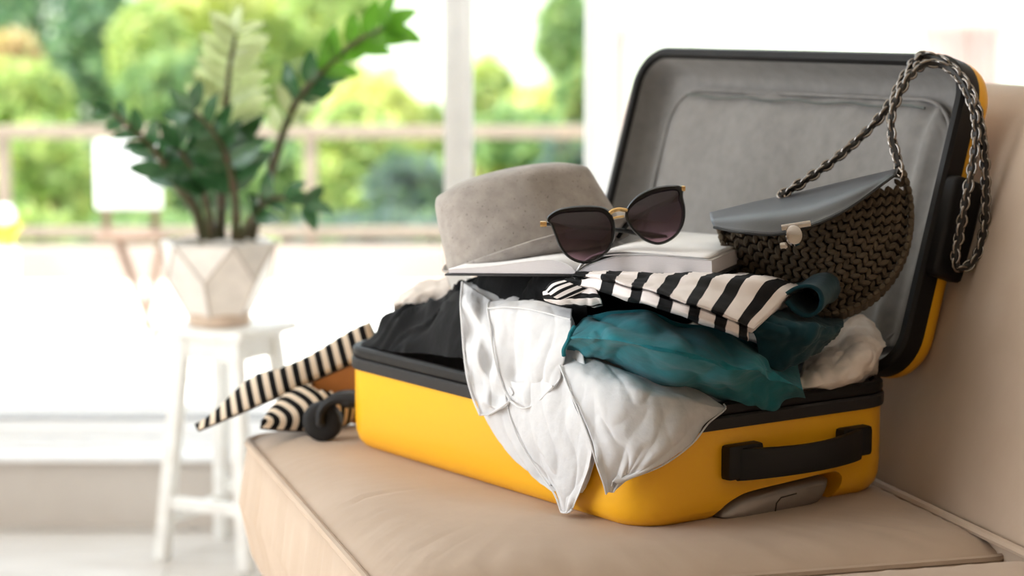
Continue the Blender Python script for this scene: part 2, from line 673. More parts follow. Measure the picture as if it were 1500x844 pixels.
# folding chair with white canvas on the terrace
fc_ = thing('folding_chair', (-1.075, 6.2, TZ), 'small folding chair with a white canvas back, on the terrace behind the plant', 'chair')
canv = simple('canvas_white', (246, 248, 250), 0.7)
wood_br = simple('chair_wood', (122, 96, 80), 0.6, c2=(140, 112, 94), scale=12)
cx = lambda u: (u - 750) / FPX * 6.2
cz = lambda v: ZC - (v - 7.4) / FPX * 6.2
MB().box((cx(185), 6.22, cz(256)), 0.186, 0.02, 0.19, bev=0.008).build('back_panel', canv, fc_)
MB().beam((cx(168), 6.18, cz(338)), (cx(240), 6.02, TZ + 0.0), 0.022, 0.016).build('leg', wood_br, fc_)
MB().beam((cx(236), 6.20, cz(345)), (cx(196), 6.32, TZ + 0.0), 0.022, 0.016).build('leg', wood_br, fc_)
MB().beam((cx(150), 6.24, cz(300)), (cx(150), 6.24, cz(345)), 0.02, 0.014).build('back_post', wood_br, fc_)
MB().beam((cx(222), 6.24, cz(300)), (cx(222), 6.24, cz(345)), 0.02, 0.014).build('back_post', wood_br, fc_)
MB().box((cx(192), 6.14, cz(342)), 0.17, 0.18, 0.014, bev=0.004).build('seat', wood_br, fc_)

# garden ground, far wall
grass = simple('lawn', (120, 150, 70), 0.9, c2=(150, 172, 84), scale=1.5)
struct('garden_ground', MB().box((0, 22, -1.15), 60, 29, 0.1), grass)
farw = simple('garden_wall_render', (243, 240, 236), 0.9)
struct('garden_wall', MB().box((0, 30, 1.0), 50, 0.4, 4.3), farw)
pink = simple('pink_stucco', (176, 122, 104), 0.9, c2=(186, 134, 116), scale=2)
for nm, u0, u1, v0, v1, Y, lb in (('garden_pillar', 878, 918, 48, 420, 9.0, 'narrow pale pink stucco pillar outside, behind the curtain by the glass door'),
                                  ('garden_pillar', 1376, 1466, 44, 420, 7.9, 'broad pink stucco pillar outside, behind the curtain above the sofa')):
    p0, p1 = A(u0, v0, Y), A(u1, v0, Y)
    th = thing(nm, ((p0[0] + p1[0]) / 2, Y + 0.1, -1.1), lb, 'pillar', 'pink garden pillars')
    MB().box(((p0[0] + p1[0]) / 2, Y + 0.15, (p0[2] - 1.1) / 2), p1[0] - p0[0], 0.3, p0[2] + 1.1, bev=0.01).build('pillar_shaft', pink, th)
    MB().box(((p0[0] + p1[0]) / 2, Y + 0.15, p0[2] + 0.0), p1[0] - p0[0] + 0.03, 0.33, 0.03, bev=0.005).build('pillar_cap', pink, th)


def leafmat(name, c1, c2, trans=0.35):
    m = M(name)
    v = coords(m)
    f = noise_tex(m, v, 9, 2)
    colr = m.ramp(f, [(0.35, c1), (0.65, c2)])
    m.l(colr, m.b.inputs['Base Color'])
    m.b.inputs['Roughness'].default_value = 0.5
    t = m.n('ShaderNodeBsdfTranslucent'); m.l(colr, t.inputs[0])
    mx = m.n('ShaderNodeMixShader'); mx.inputs[0].default_value = trans
    m.l(m.b.outputs[0], mx.inputs[1]); m.l(t.outputs[0], mx.inputs[2]); m.l(mx.outputs[0], m.out.inputs[0])
    return m.m


LM = {'pale': leafmat('leaf_pale', (226, 230, 150), (240, 240, 190)),
      'yellow': leafmat('leaf_yellow', (206, 212, 112), (226, 228, 150)),
      'lime': leafmat('leaf_lime', (162, 190, 112), (194, 212, 140)),
      'mid': leafmat('leaf_mid', (116, 152, 100), (150, 180, 126)),
      'dark': leafmat('leaf_dark', (66, 104, 78), (98, 136, 104)),
      'blue': leafmat('leaf_bluish', (100, 124, 120), (124, 146, 138)),
      'rose': leafmat('leaf_rosy', (206, 170, 130), (226, 200, 160))}
bark = simple('bark', (96, 74, 56), 0.9)


def shrub(u, v, Y, ru, rv, kind, label, cat='shrub', n=1150, ls=0.08, name='garden_shrub'):
    c = A(u, v, Y)
    rx, rz = ru / FPX * Y, rv / FPX * Y
    root = thing(name, (c[0], Y, -1.1), label, cat, 'bushes and trees of the garden')
    r = random.Random(int(u * 7 + v * 13 + Y))
    vs, fs = [], []
    for q in range(n):
        while True:
            p = np.array([r.uniform(-1, 1) for _ in range(3)])
            if 0.25 < p @ p < 1: break
        lump = 1 + 0.25 * mnoise.noise(Vector(tuple(p * 2.2 + u)))
        q_ = c + p * np.array([rx, rx * 0.8, rz]) * lump
        a = np.array([r.gauss(0, 1) for _ in range(3)]); a /= np.linalg.norm(a)
        b_ = np.cross(a, [r.gauss(0, 1) for _ in range(3)]); b_ /= np.linalg.norm(b_)
        s = ls * r.uniform(0.7, 1.3); k = len(vs)
        m_ = np.cross(a, b_) * s * 0.15
        vs += [q_ - a * s, q_ + b_ * s * 0.42 + m_, q_ + a * s, q_ - b_ * s * 0.42 + m_]
        fs += [(k, k + 1, k + 2), (k, k + 2, k + 3)]
    fo_ = mk('foliage', vs, fs, LM[kind], root, smooth=False)
    fo_['kind'] = 'stuff'
    fo_.data.materials.append(LM[{'dark': 'mid', 'mid': 'lime', 'lime': 'yellow', 'yellow': 'pale', 'blue': 'mid', 'rose': 'pale'}[kind]])
    fo_.data.polygons.foreach_set('material_index', [1 if r.random() < 0.3 else 0 for _ in range(n) for __ in (0, 1)])
    t = MB()
    for q in range(3):
        e = c + np.array([r.uniform(-.4, .4) * rx, r.uniform(-.3, .3) * rx, r.uniform(-0.1, .3) * rz])
        s0 = np.array([c[0] + r.uniform(-.06, .06), Y, -1.1])
        t.tube([s0, s0 * 0.5 + e * 0.5 + np.array([r.uniform(-.06, .06), 0, 0]), e], [0.05, 0.035, 0.015], 6)
    t.build('trunk', bark, root)
    return root


GD = [  # u, v, depth, half-width, half-height, kind, label
    (60, 60, 17.0, 120, 110, 'dark', 'dark green tree crown at the top left behind the railing'),
    (15, 110, 13.5, 45, 60, 'rose', 'rosy blossoming bush at the far left of the garden'),
    (30, 150, 12.5, 70, 55, 'lime', 'lime green bush at far left above the railing'),
    (160, 90, 15.5, 90, 100, 'dark', 'dark bushy tree left of the potted plant'),
    (215, 75, 13.0, 50, 70, 'lime', 'bright loose bush just left of the potted plant top'),
    (250, 140, 12.5, 70, 60, 'mid', 'mid green rounded bush behind the left leaves of the potted plant'),
    (330, 70, 16.0, 110, 110, 'mid', 'mid green tree right behind the potted plant'),
    (300, 5, 14.0, 90, 35, 'yellow', 'yellow leaved branch crown at the top above the potted plant'),
    (420, 90, 14.5, 90, 110, 'lime', 'lime green tree right of the potted plant stems'),
    (500, 20, 14.0, 75, 60, 'lime', 'lime crown at the top centre left of the white mullion'),
    (70, 265, 11.0, 90, 75, 'mid', 'mid green shrub behind the lower railing at left'),
    (60, 235, 10.2, 60, 45, 'lime', 'lime shrub pressed to the railing at left'),
    (255, 270, 10.8, 80, 70, 'dark', 'dark shrub behind the railing near the white chair back'),
    (150, 300, 10.4, 90, 45, 'lime', 'low lime shrub under the white chair back'),
    (385, 260, 11.5, 80, 80, 'mid', 'mid green shrub behind the plant stems'),
    (520, 250, 11.0, 75, 95, 'lime', 'lime shrub between railing post and mullion'),
    (545, 180, 12.0, 70, 70, 'yellow', 'yellow green shrub left of the mullion'),
    (600, 285, 10.4, 50, 50, 'blue', 'blue grey clipped shrub beside the mullion'),
    (620, 200, 14.0, 50, 40, 'lime', 'small lime shrub touching the mullion'),
    (710, 150, 13.5, 40, 60, 'lime', 'narrow lime shrub right of the mullion'),
    (760, 210, 11.5, 75, 45, 'mid', 'mid green shrub seen above the hat'),
    (800, 160, 13.0, 60, 30, 'yellow', 'yellow shrub above the hat behind the railing'),
    (850, 150, 12.0, 30, 40, 'mid', 'green shrub beside the curtain edge'),
    (830, 50, 15.0, 40, 60, 'mid', 'small tree crown at the top left of the curtain'),
    (850, 245, 10.6, 45, 50, 'blue', 'blue grey shrub between hat and suitcase lid'),
    (30, 345, 9.2, 70, 22, 'lime', 'low lime ground shrub under the lower rail at left'),
    (220, 350, 9.0, 110, 20, 'mid', 'low green ground shrub under the lower rail'),
    (560, 345, 9.2, 120, 16, 'blue', 'low grey green hedge strip under the lower rail'),
]
for g in GD:
    shrub(*g)

# white planter with yellow flowers at the left edge
pl = thing('flower_planter', (A(8, 400, 6.6)[0], 6.6, TZ), 'white planter with yellow blooms at the left edge of the terrace', 'planter')
px_ = A(8, 400, 6.6)[0]
MB().loft([[(px_ + r * math.cos(2 * PI * k / 16), 6.6 + r * math.sin(2 * PI * k / 16), z) for k in range(16)] for r, z in ((0.03, TZ), (0.034, TZ + 0.03), (0.04, 0.26), (0.035, 0.26), (0.03, 0.2))]).build('planter_body', canv, pl)
mb = MB()
for q in range(30):
    mb.ell((px_ + rnd.gauss(0, 0.022), 6.6 + rnd.gauss(0, 0.02), 0.30 + rnd.gauss(0, 0.018)), 0.013, 0.013, 0.011, nu=6, nv=4)
mb.build('yellow_blooms', simple('bloom_yellow', (238, 222, 60), 0.6), pl)['kind'] = 'stuff'
MB().ell((px_ + 0.004, 6.6, 0.355), 0.032, 0.032, 0.032, nu=14, nv=9).build('white_bloom', canv, pl)
# ================================================================== sofa
SD = np.array([0.277, -0.961, 0]); SD /= np.linalg.norm(SD)     # along the sofa, towards the viewer
SN = np.array([0.961, 0.277, 0]); SN /= np.linalg.norm(SN)      # from the front edge to the backrest
SP = np.array([-0.333, 2.685, 0])
SEATD = 0.606


def SF(s, t, z):
    return SP + SN * s + SD * t + UP * z


sofa_m = M('sofa_fabric')
v = coords(sofa_m)
sofa_m.l(sofa_m.ramp(noise_tex(sofa_m, v, 9, 4), [(0.3, (180, 157, 136)), (0.7, (190, 168, 148))]), sofa_m.b.inputs['Base Color'])
sofa_m.b.inputs['Roughness'].default_value = 0.75
sofa_m.b.inputs['Specular IOR Level'].default_value = 0.3
sofa_m.b.inputs['Sheen Weight'].default_value = 0.12
b1 = sofa_m.bump(noise_tex(sofa_m, v, 1400, 2), 0.15, 0.0005)
sofa_m.l(sofa_m.bump(noise_tex(sofa_m, v, 45, 4), 0.10, 0.004, b1), sofa_m.b.inputs['Normal'])
sofa_m = sofa_m.m

sofa = thing('sofa', SF(0.45, 0.7, 0), 'long beige fabric sofa with piped seat cushions under the yellow suitcase', 'sofa')


def cushion(name, s0, s1, t0, t1, zt, zb, seed, label=None, ns=46, nt=60):
    r = 0.045
    loops = []
    lev = [(zb, 0.03), (zb + 0.012, 0.012), (zb + 0.035, 0.003), (zb + 0.08, -0.004), ((zb + zt) / 2, -0.008), (zt - 0.075, -0.006), (zt - 0.045, -0.003), (zt - 0.024, 0.0)]
    n = 40
    for z, ins in lev:
        P = rrect_dense(s0 + ins, s1 - ins, t0 + ins, t1 - ins, r, n)
        L_ = []
        for (a, b_) in P:
            q = SF(a, b_, z)
            out = 0
            k = math.sin((z - zb) / (zt - 0.024 - zb) * PI)
            out = k * (0.003 * fnoise(q, (42, 42, 4), seed) + 0.0045 * ridge(q, (70, 70, 5), seed + 3))
            cx_, cy_ = a - (s0 + s1) / 2, b_ - (t0 + t1) / 2
            d = np.array([cx_ / (s1 - s0), cy_ / (t1 - t0)])
            m_ = max(abs(d[0]), abs(d[1]))
            vec = SN * (np.sign(d[0]) if abs(d[0]) > m_ - 0.06 else 0) + SD * (np.sign(d[1]) if abs(d[1]) > m_ - 0.06 else 0)
            L_.append(q + vec * out)
        loops.append(L_)
    # crowned top: shrinking rings
    for f in (0.012, 0.03, 0.055, 0.09, 0.14, 0.2, 0.26):
        P = rrect_dense(s0 + f, s1 - f, t0 + f, t1 - f, max(r - f * 0.4, 0.02), n)
        L_ = []
        for (a, b_) in P:
            e = f
            z = zt - 0.022 * max(0, 1 - e / 0.085) ** 2
            q = SF(a, b_, z)
            wv = math.exp(-((e - 0.045) / 0.04) ** 2)
            q = q + UP * (wv * (0.0022 * ridge(q, (26, 60, 20), seed + 1) + 0.0016 * fnoise(q, (50, 120, 30), seed + 9)))
            L_.append(q)
        loops.append(L_)
    mb = MB().loft(loops)
    o = mb.build(name, sofa_m, sofa, auto=60)
    if label: o['label'] = label
    P = rrect_dense(s0 + 0.001, s1 - 0.001, t0 + 0.001, t1 - 0.001, r, n)
    MB().tube([SF(a, b_, zt - 0.021) for a, b_ in P], 0.0048, 8, closed=True).build('piping', sofa_m, o)
    return o


def rrect_dense(x0, x1, y0, y1, r, n):
    P = rrect(x0, x1, y0, y1, r, 6)
    P = np.array([(p[0], p[1], 0) for p in P] + [(P[0][0], P[0][1], 0)])
    s = np.concatenate([[0], np.cumsum(np.linalg.norm(np.diff(P, axis=0), axis=1))])
    t = np.linspace(0, s[-1], n * 8, endpoint=False)
    return list(zip(np.interp(t, s, P[:, 0]), np.interp(t, s, P[:, 1])))


cushion('seat_cushion', 0, SEATD + 0.03, 0, 0.805, SEAT, SEAT - 0.19, 1.0, 'beige seat cushion that carries the suitcase')
cushion('seat_cushion', 0, SEATD + 0.03, 0.838, 1.55, SEAT + 0.002, SEAT - 0.19, 5.0, 'nearer seat cushion, only its edge showing at bottom right')
MB().loft([[SF(a, b_, z) for a, b_ in rrect(0.0 + i, 0.85 - i, 0.0 + i, 2.0 - i, 0.04)] for z, i in ((0.06, 0.01), (0.07, 0.0), (SEAT - 0.2, 0.0), (SEAT - 0.192, 0.008))]).build('sofa_base', sofa_m, sofa)
for a, b_ in ((0.06, 0.06), (0.78, 0.06), (0.06, 1.92), (0.78, 1.92)):
    p = SF(a, b_, 0)
    MB().loft([[p + np.array([r * math.cos(2 * PI * k / 12), r * math.sin(2 * PI * k / 12), z]) for k in range(12)] for r, z in ((0.016, 0.0), (0.024, 0.07))]).build('leg', simple('sofa_leg_wood', (70, 52, 40), 0.5), sofa)
# backrest leaning away
lean = math.tan(math.radians(19))
prof = []
for z, f in ((SEAT - 0.19, 0.0), (SEAT - 0.02, 0.0), (SEAT + 0.05, -0.004), (SEAT + 0.2, -0.006), (SEAT + 0.34, -0.004), (SEAT + 0.385, 0.004), (SEAT + 0.408, 0.022), (SEAT + 0.416, 0.05)):
    prof.append((SEATD + f + lean * max(0, z - SEAT), z))
back = [(0.84, SEAT + 0.416), (0.875, SEAT + 0.40), (0.89, SEAT + 0.38), (0.89, SEAT), (0.86, SEAT - 0.19)]
ring = prof + back
NT = 40
loops = []
for k in range(NT + 1):
    t = -0.0 + 2.0 * k / NT
    e = min(k, NT - k)
    sh = {0: 0.03, 1: 0.004}.get(e, 0.0)
    cs, cz_ = 0.75, SEAT + 0.12
    loops.append([SF(cs + (s - cs) * (1 - sh * 2), t, cz_ + (z - cz_) * (1 - sh)) for s, z in ring])
MB().loft(loops).build('backrest', sofa_m, sofa, auto=50)
MB().tube([SF(SEATD - 0.004, t, SEAT - 0.004) for t in np.linspace(0.02, 1.9, 30)], 0.005, 8).build('piping', sofa_m, sofa)

# ================================================================== stool and potted plant
stool_m = simple('stool_paint', (244, 240, 235), 0.45)
feet = [np.array(p) for p in ((-0.621, 3.84, 0), (-0.535, 4.0, 0), (-0.375, 3.915, 0), (-0.461, 3.755, 0))]
cst = sum(feet) / 4
st = thing('stool', cst, 'white painted wooden stool carrying the potted plant by the window', 'stool')
SH = 0.42
ctop = cst + np.array([-0.004, 0, 0])
e1 = feet[1] - feet[0]; e1 /= np.linalg.norm(e1); e2 = np.cross(UP, e1) * -1
tops = [ctop + (f - cst) * 0.62 + UP * (SH - 0.02) for f in feet]
MB().box(ctop + UP * (SH - 0.009), 0.18, 0.18, 0.018, (e1, e2, UP), bev=0.005).build('seat', stool_m, st)
for f, t_ in zip(feet, tops):
    MB().beam(f, t_, 0.024, 0.024, side=e1, bev=0.003).build('leg', stool_m, st)
for i in range(4):
    a, b_ = tops[i], tops[(i + 1) % 4]
    MB().beam(a - UP * 0.02, b_ - UP * 0.02, 0.038, 0.012, side=np.cross(UP, b_ - a) / np.linalg.norm(b_ - a), bev=0.002).build('apron', stool_m, st)
    a, b_ = feet[i], feet[(i + 1) % 4]
    h = 0.075 / 0.4 if i % 2 == 0 else 0.105 / 0.4
    q0 = feet[i] * (1 - h) + tops[i] * h; q1 = feet[(i + 1) % 4] * (1 - h) + tops[(i + 1) % 4] * h
    MB().beam(q0, q1, 0.022, 0.015, side=np.cross(UP, b_ - a) / np.linalg.norm(b_ - a), bev=0.002).build('stretcher', stool_m, st)

PC = np.array([A(320, 400, 3.86)[0], 3.86, SH])
pp = thing('potted_plant', PC, 'glossy green zamioculcas in a white faceted pot on the white stool', 'plant')
pot_m = simple('pot_ceramic', (232, 224, 216), 0.4)
n6 = lambda r, z, off: [PC + np.array([r * math.cos(math.radians(60 * k + off)), r * math.sin(math.radians(60 * k + off)), z]) for k in range(6)]
off = -98
bot, mid, rim = n6(0.057, 0.02, off), n6(0.091, 0.082, off), n6(0.104, 0.147, off + 30)
rin, rdn = n6(0.094, 0.147, off + 30), n6(0.088, 0.12, off + 30)
V = bot + mid + rim + rin + rdn
Fc = [tuple(range(6))[::-1]]
for k in range(6):
    k1 = (k + 1) % 6
    Fc += [(k, k1, 6 + k1, 6 + k), (6 + k, 12 + k, 12 + (k - 1) % 6), (6 + k, 6 + k1, 12 + k), (12 + k, 12 + k1, 18 + k1, 18 + k), (18 + k, 18 + k1, 24 + k1, 24 + k)]
mk('pot', V, Fc, pot_m, pp, smooth=False)
gm = MB()
for k in range(6):
    gm.beam(mid[k], bot[k], 0.0035, 0.0035); gm.beam(mid[k], rim[k], 0.0035, 0.0035); gm.beam(mid[k], rim[(k - 1) % 6], 0.0035, 0.0035)
gm.build('facet_line', simple('pot_line', (190, 178, 168), 0.6), pp, smooth=False)
circ = lambda r, z, n=24: [PC + np.array([r * math.cos(2 * PI * k / n), r * math.sin(2 * PI * k / n), z]) for k in range(n)]
MB().loft([circ(0.05, 0.0), circ(0.056, 0.003), circ(0.056, 0.02), circ(0.05, 0.022)]).build('pot_foot', simple('foot_clay', (206, 184, 164), 0.6), pp)
MB().loft([circ(0.02, 0.128), circ(0.086, 0.124)]).build('soil', simple('soil', (58, 44, 36), 0.95, bump=0.6, bscale=120), pp)

stem_m = simple('stem_brown', (84, 62, 44), 0.6, c2=(70, 78, 40), scale=30)
stem_g = simple('stem_green', (96, 116, 50), 0.5)


def leafm(name, c1, c2, tr):
    m = M(name)
    f = noise_tex(m, coords(m), 30, 2)
    colr = m.ramp(f, [(0.3, c1), (0.7, c2)])
    m.l(colr, m.b.inputs['Base Color'])
    m.b.inputs['Roughness'].default_value = 0.22
    m.b.inputs['Specular IOR Level'].default_value = 0.6
    t = m.n('ShaderNodeBsdfTranslucent'); m.l(colr, t.inputs[0])
    mx = m.n('ShaderNodeMixShader'); mx.inputs[0].default_value = tr
    m.l(m.b.outputs[0], mx.inputs[1]); m.l(t.outputs[0], mx.inputs[2]); m.l(mx.outputs[0], m.out.inputs[0])
    return m.m


LEAF = {'dark': leafm('zz_leaf_dark', (44, 82, 48), (66, 108, 64), 0.2),
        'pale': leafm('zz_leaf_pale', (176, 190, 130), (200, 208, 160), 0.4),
        'bright': leafm('zz_leaf_bright', (78, 132, 34), (104, 156, 48), 0.4)}
leaf_meshes = {}
for kk, mt in LEAF.items():
    vs, fs = [], []
    NL = 7
    for i in range(NL):
        t = i / (NL - 1)
        wd = 0.23 * math.sin(PI * min(1, t ** 0.8)) ** 0.75 + 0.004
        zc = 0.10 * math.sin(t * PI * 0.9) - 0.05 * t
        vs += [(t, -wd, zc + 0.05), (t, 0, zc), (t, wd, zc + 0.05)]
    for i in range(NL - 1):
        for q in (0, 1):
            fs.append((i * 3 + q, i * 3 + q + 1, i * 3 + q + 4, i * 3 + q + 3))
    me = bpy.data.meshes.new('leaf_' + kk); me.from_pydata(vs, [], fs); me.materials.append(mt)
    me.polygons.foreach_set('use_smooth', [True] * len(fs))
    leaf_meshes[kk] = me


def stem(pts, r0, kinds, t0, nleaf, L0, L1, spread, rs, roll=0.6, mat=None):
    P = spl([A(u, v, Y) for u, v, Y in pts], 30)
    so = MB().tube(P, np.linspace(r0, r0 * 0.35, 30), 8).build('stem', mat or stem_m, pp)
    r = random.Random(rs)
    off_ = np.array(world_off(so))
    for k in range(nleaf):
        f = k / max(1, nleaf - 1)
        ti = t0 + (1 - t0) * f
        i = min(28, int(ti * 29))
        p = P[i] + (P[i + 1] - P[i]) * (ti * 29 - i)
        d = P[i + 1] - P[i]; d /= np.linalg.norm(d)
        for sgn in ((-1, 1) if k < nleaf - 1 else (-1, 1, 0)):
            side = np.cross(d, [0, -1.0, 0]); side /= np.linalg.norm(side)
            side = side * math.cos(r.gauss(0, roll)) + np.array([0, -1.0, 0]) * math.sin(r.gauss(0, roll))
            ang = math.radians(spread + r.uniform(-8, 8)) if sgn else 0.0
            x = d * math.cos(ang) + side * math.sin(ang) * sgn
            x /= np.linalg.norm(x)
            z = np.cross(x, np.cross(np.array([r.gauss(0, .3), -0.8, 0.6 + r.gauss(0, .3)]), x)); z /= np.linalg.norm(z)
            y = np.cross(z, x)
            L_ = (L0 + (L1 - L0) * f) * r.uniform(0.9, 1.1)
            lo = bpy.data.objects.new('leaf', leaf_meshes[kinds[min(len(kinds) - 1, int(f * len(kinds)))]])
            COL.objects.link(lo)
            lo.parent = so
            lo.location = Vector(tuple(p - off_))
            from mathutils import Matrix
            lo.rotation_euler = Matrix((x, y, z)).transposed().to_euler()
            lo.scale = (L_, L_, L_)
    return so


stem([(300, 350, 3.85), (285, 305, 3.84), (262, 275, 3.82), (225, 218, 3.8), (165, 165, 3.78)], 0.011, ['dark'], 0.38, 7, 0.075, 0.04, 55, 1)
stem([(322, 350, 3.86), (325, 280, 3.86), (328, 190, 3.87), (336, 105, 3.88), (345, 52, 3.88)], 0.011, ['dark', 'pale', 'pale', 'pale'], 0.36, 12, 0.10, 0.062, 56, 2, 0.15)
stem([(367, 350, 3.85), (385, 290, 3.85), (408, 215, 3.85), (440, 140, 3.84), (510, 70, 3.83), (560, 42, 3.82)], 0.010, ['pale', 'dark', 'bright', 'bright'], 0.42, 9, 0.065, 0.07, 42, 3, 0.4, stem_m)
stem([(345, 350, 3.83), (345, 300, 3.80), (335, 240, 3.76), (310, 190, 3.74), (285, 165, 3.73)], 0.009, ['dark'], 0.35, 7, 0.085, 0.06, 60, 4, 0.8)
stem([(352, 350, 3.83), (372, 315, 3.8), (405, 290, 3.78), (445, 300, 3.76)], 0.008, ['dark'], 0.35, 4, 0.065, 0.055, 55, 5, 0.8)
stem([(310, 350, 3.84), (305, 310, 3.82), (290, 260, 3.80), (262, 220, 3.78)], 0.009, ['dark'], 0.5, 4, 0.085, 0.07, 55, 6, 0.8)
# ================================================================== suitcase
yel = M('case_yellow')
yel.b.inputs['Base Color'].default_value = lin((254, 186, 34))
yel.b.inputs['Roughness'].default_value = 0.33
yel.b.inputs['Specular IOR Level'].default_value = 0.45
yel.l(yel.bump(noise_tex(yel, coords(yel), 700, 2), 0.05, 0.0004), yel.b.inputs['Normal'])
yel = yel.m
blk = simple('case_black', (20, 18, 18), 0.5, spec=0.3, bump=0.08, bscale=900)
blk2 = simple('case_charcoal', (40, 38, 38), 0.55, spec=0.3, bump=0.08, bscale=900)
grey_lin = cloth('lining_grey', (128, 124, 121), (140, 136, 132), weave=1500, wrinkle=14, wb=0.16, rough=0.7, sheen=0.1)
silver = simple('handle_silver', (150, 142, 136), 0.38, metal=0.55)

case = thing('suitcase', S(0.28, 0.18, 0.0), 'open yellow hard-shell suitcase with black rims, packed with clothes on the sofa', 'suitcase')


def ring_sweep(x0, x1, y0, y1, r, prof, mp, n=8, closed=True, cap0=False):
    """profile of (inset, d) swept around a rounded rectangle"""
    loops = []
    for ins, d in prof:
        loops.append([mp(a, b_, d) for a, b_ in rrect(x0 + ins, x1 - ins, y0 + ins, y1 - ins, max(r - ins, 0.004), n)])
    if closed:
        loops.append(loops[0])
    m = MB()
    m.loft(loops, cap0=cap0, cap1=not closed)
    return m


RC = 0.052
base_prof = [(0.030, -0.003), (0.018, -0.0015), (0.010, 0.003), (0.004, 0.010), (0.001, 0.020), (0.0, 0.034), (0.0, 0.06), (0.0, 0.094), (0.006, 0.094), (0.007, 0.07), (0.010, 0.056), (0.03, 0.055)]
sh = ring_sweep(0, CL, 0, CW, RC, base_prof, S, 9, closed=False, cap0=True).build('base_shell', yel, case, auto=50)
cp = [(0.088, -0.03), (0.096, -0.008), (0.104, 0.005), (0.113, 0.014), (0.126, 0.0205), (0.145, 0.0245), (0.20, 0.028), (0.252, 0.031), (0.264, 0.029), (0.270, 0.022), (0.268, 0.010), (0.262, -0.004), (0.256, -0.03)]
cp = [tuple(p[:2]) for p in spl([(y, z, 0) for y, z in cp], 44)]
cut = MB().loft([[S(x, y, z) for y, z in cp] for x in (-0.05, 0.03, 0.044)]).build('recess_cutter', yel, None, smooth=False)
bm_ = bmesh.new(); bm_.from_mesh(sh.data); bmesh.ops.recalc_face_normals(bm_, faces=bm_.faces); bm_.to_mesh(sh.data); bm_.free()
bm_ = bmesh.new(); bm_.from_mesh(cut.data); bmesh.ops.recalc_face_normals(bm_, faces=bm_.faces); bm_.to_mesh(cut.data); bm_.free()
boolean_cut(sh, cut)
sh.data.polygons.foreach_set('use_smooth', [True] * len(sh.data.polygons))
sharp(sh.data, 40)

ring_sweep(-0.0035, CL + 0.0035, -0.0035, CW + 0.0035, RC + 0.003, [(0.0035, 0.0915), (0.0005, 0.0925), (0.0, 0.095), (0.0, 0.1035), (0.0015, 0.1055), (0.010, 0.1055), (0.012, 0.0915)], S, 9).build('base_rim', blk2, case)
ring_sweep(-0.0035, CL + 0.0035, -0.0035, CW + 0.0035, RC + 0.003, [(0.004, 0.1055), (0.0022, 0.1075), (0.0012, 0.110), (0.0016, 0.116), (0.004, 0.1185), (0.010, 0.1185), (0.012, 0.115), (0.012, 0.1055)], S, 9).build('zipper_rim', blk, case)
ring_sweep(0.011, CL - 0.011, 0.011, CW - 0.011, RC - 0.01, [(0.0, 0.115), (0.002, 0.075), (0.02, 0.059)], S, 7, closed=False).build('base_lining', grey_lin, case, auto=60)

# near short side: carry handle on two mounts, pull handle in its recess
axs = (EB, -EA, UP)
hd = MB()
zc, hh = 0.0575, 0.0335
pth = []
for k in range(25):
    f = k / 24
    y = 0.118 + (0.284 - 0.118) * f
    out = 0.009 + 0.020 * math.sin(PI * f) ** 0.8
    pth.append((y, -out, zc - 0.001 + 0.002 * f))
loops = []
for k, (y, x, z) in enumerate(pth):
    f = k / 24
    h2 = hh / 2 * (1 - 0.10 * math.sin(PI * f))
    t2 = 0.0042
    L_ = []
    for a in range(12):
        an = 2 * PI * a / 12
        ca, sa = math.cos(an), math.sin(an)
        L_.append(S(x - t2 * math.copysign(abs(ca) ** 0.5, ca), y, z + h2 * math.copysign(abs(sa) ** 0.35, sa)))
    loops.append(L_)
ch = hd.loft(loops).build('carry_handle', blk, case, auto=50)
for y0, y1, z0, z1 in ((0.104, 0.150, 0.041, 0.0765), (0.258, 0.300, 0.045, 0.0765)):
    MB().box(S(-0.005, (y0 + y1) / 2, (z0 + z1) / 2), y1 - y0, 0.016, z1 - z0, axs, bev=0.005).build('handle_mount', blk, ch)
MB().box(S(-0.0175, 0.156, 0.0560), 0.0012, 0.012, 0.0255, axs, bev=0.0004).build('strap_seam', simple('seam_black', (8, 8, 8), 0.7), ch)
loops = []
for x, g in ((0.040, 0.0), (0.012, 0.0), (0.004, 0.0015), (-0.0005, 0.006)):
    P = spl([(0.108 + g, 0.002, 0), (0.116, -0.004 + g, 0), (0.15, -0.006 + g, 0), (0.215, -0.004 + g, 0), (0.242 - g, 0.003, 0), (0.252 - g, 0.016, 0), (0.250 - g, 0.0255 - g, 0), (0.20, 0.0235 - g, 0), (0.14, 0.0185 - g, 0), (0.118 + g, 0.0115 - g, 0)], 48, closed=True)
    loops.append([S(x, p[0], p[1]) for p in P])
ph = MB().loft(loops).build('pull_handle', silver, case, auto=60)
gp = [(0.176, -0.003), (0.178, 0.008), (0.184, 0.013), (0.205, 0.0145)]
MB().tube([S(-0.0006, y, z) for y, z in gp], 0.0008, 6).build('release_button', simple('button_groove', (52, 46, 42), 0.6), ph)

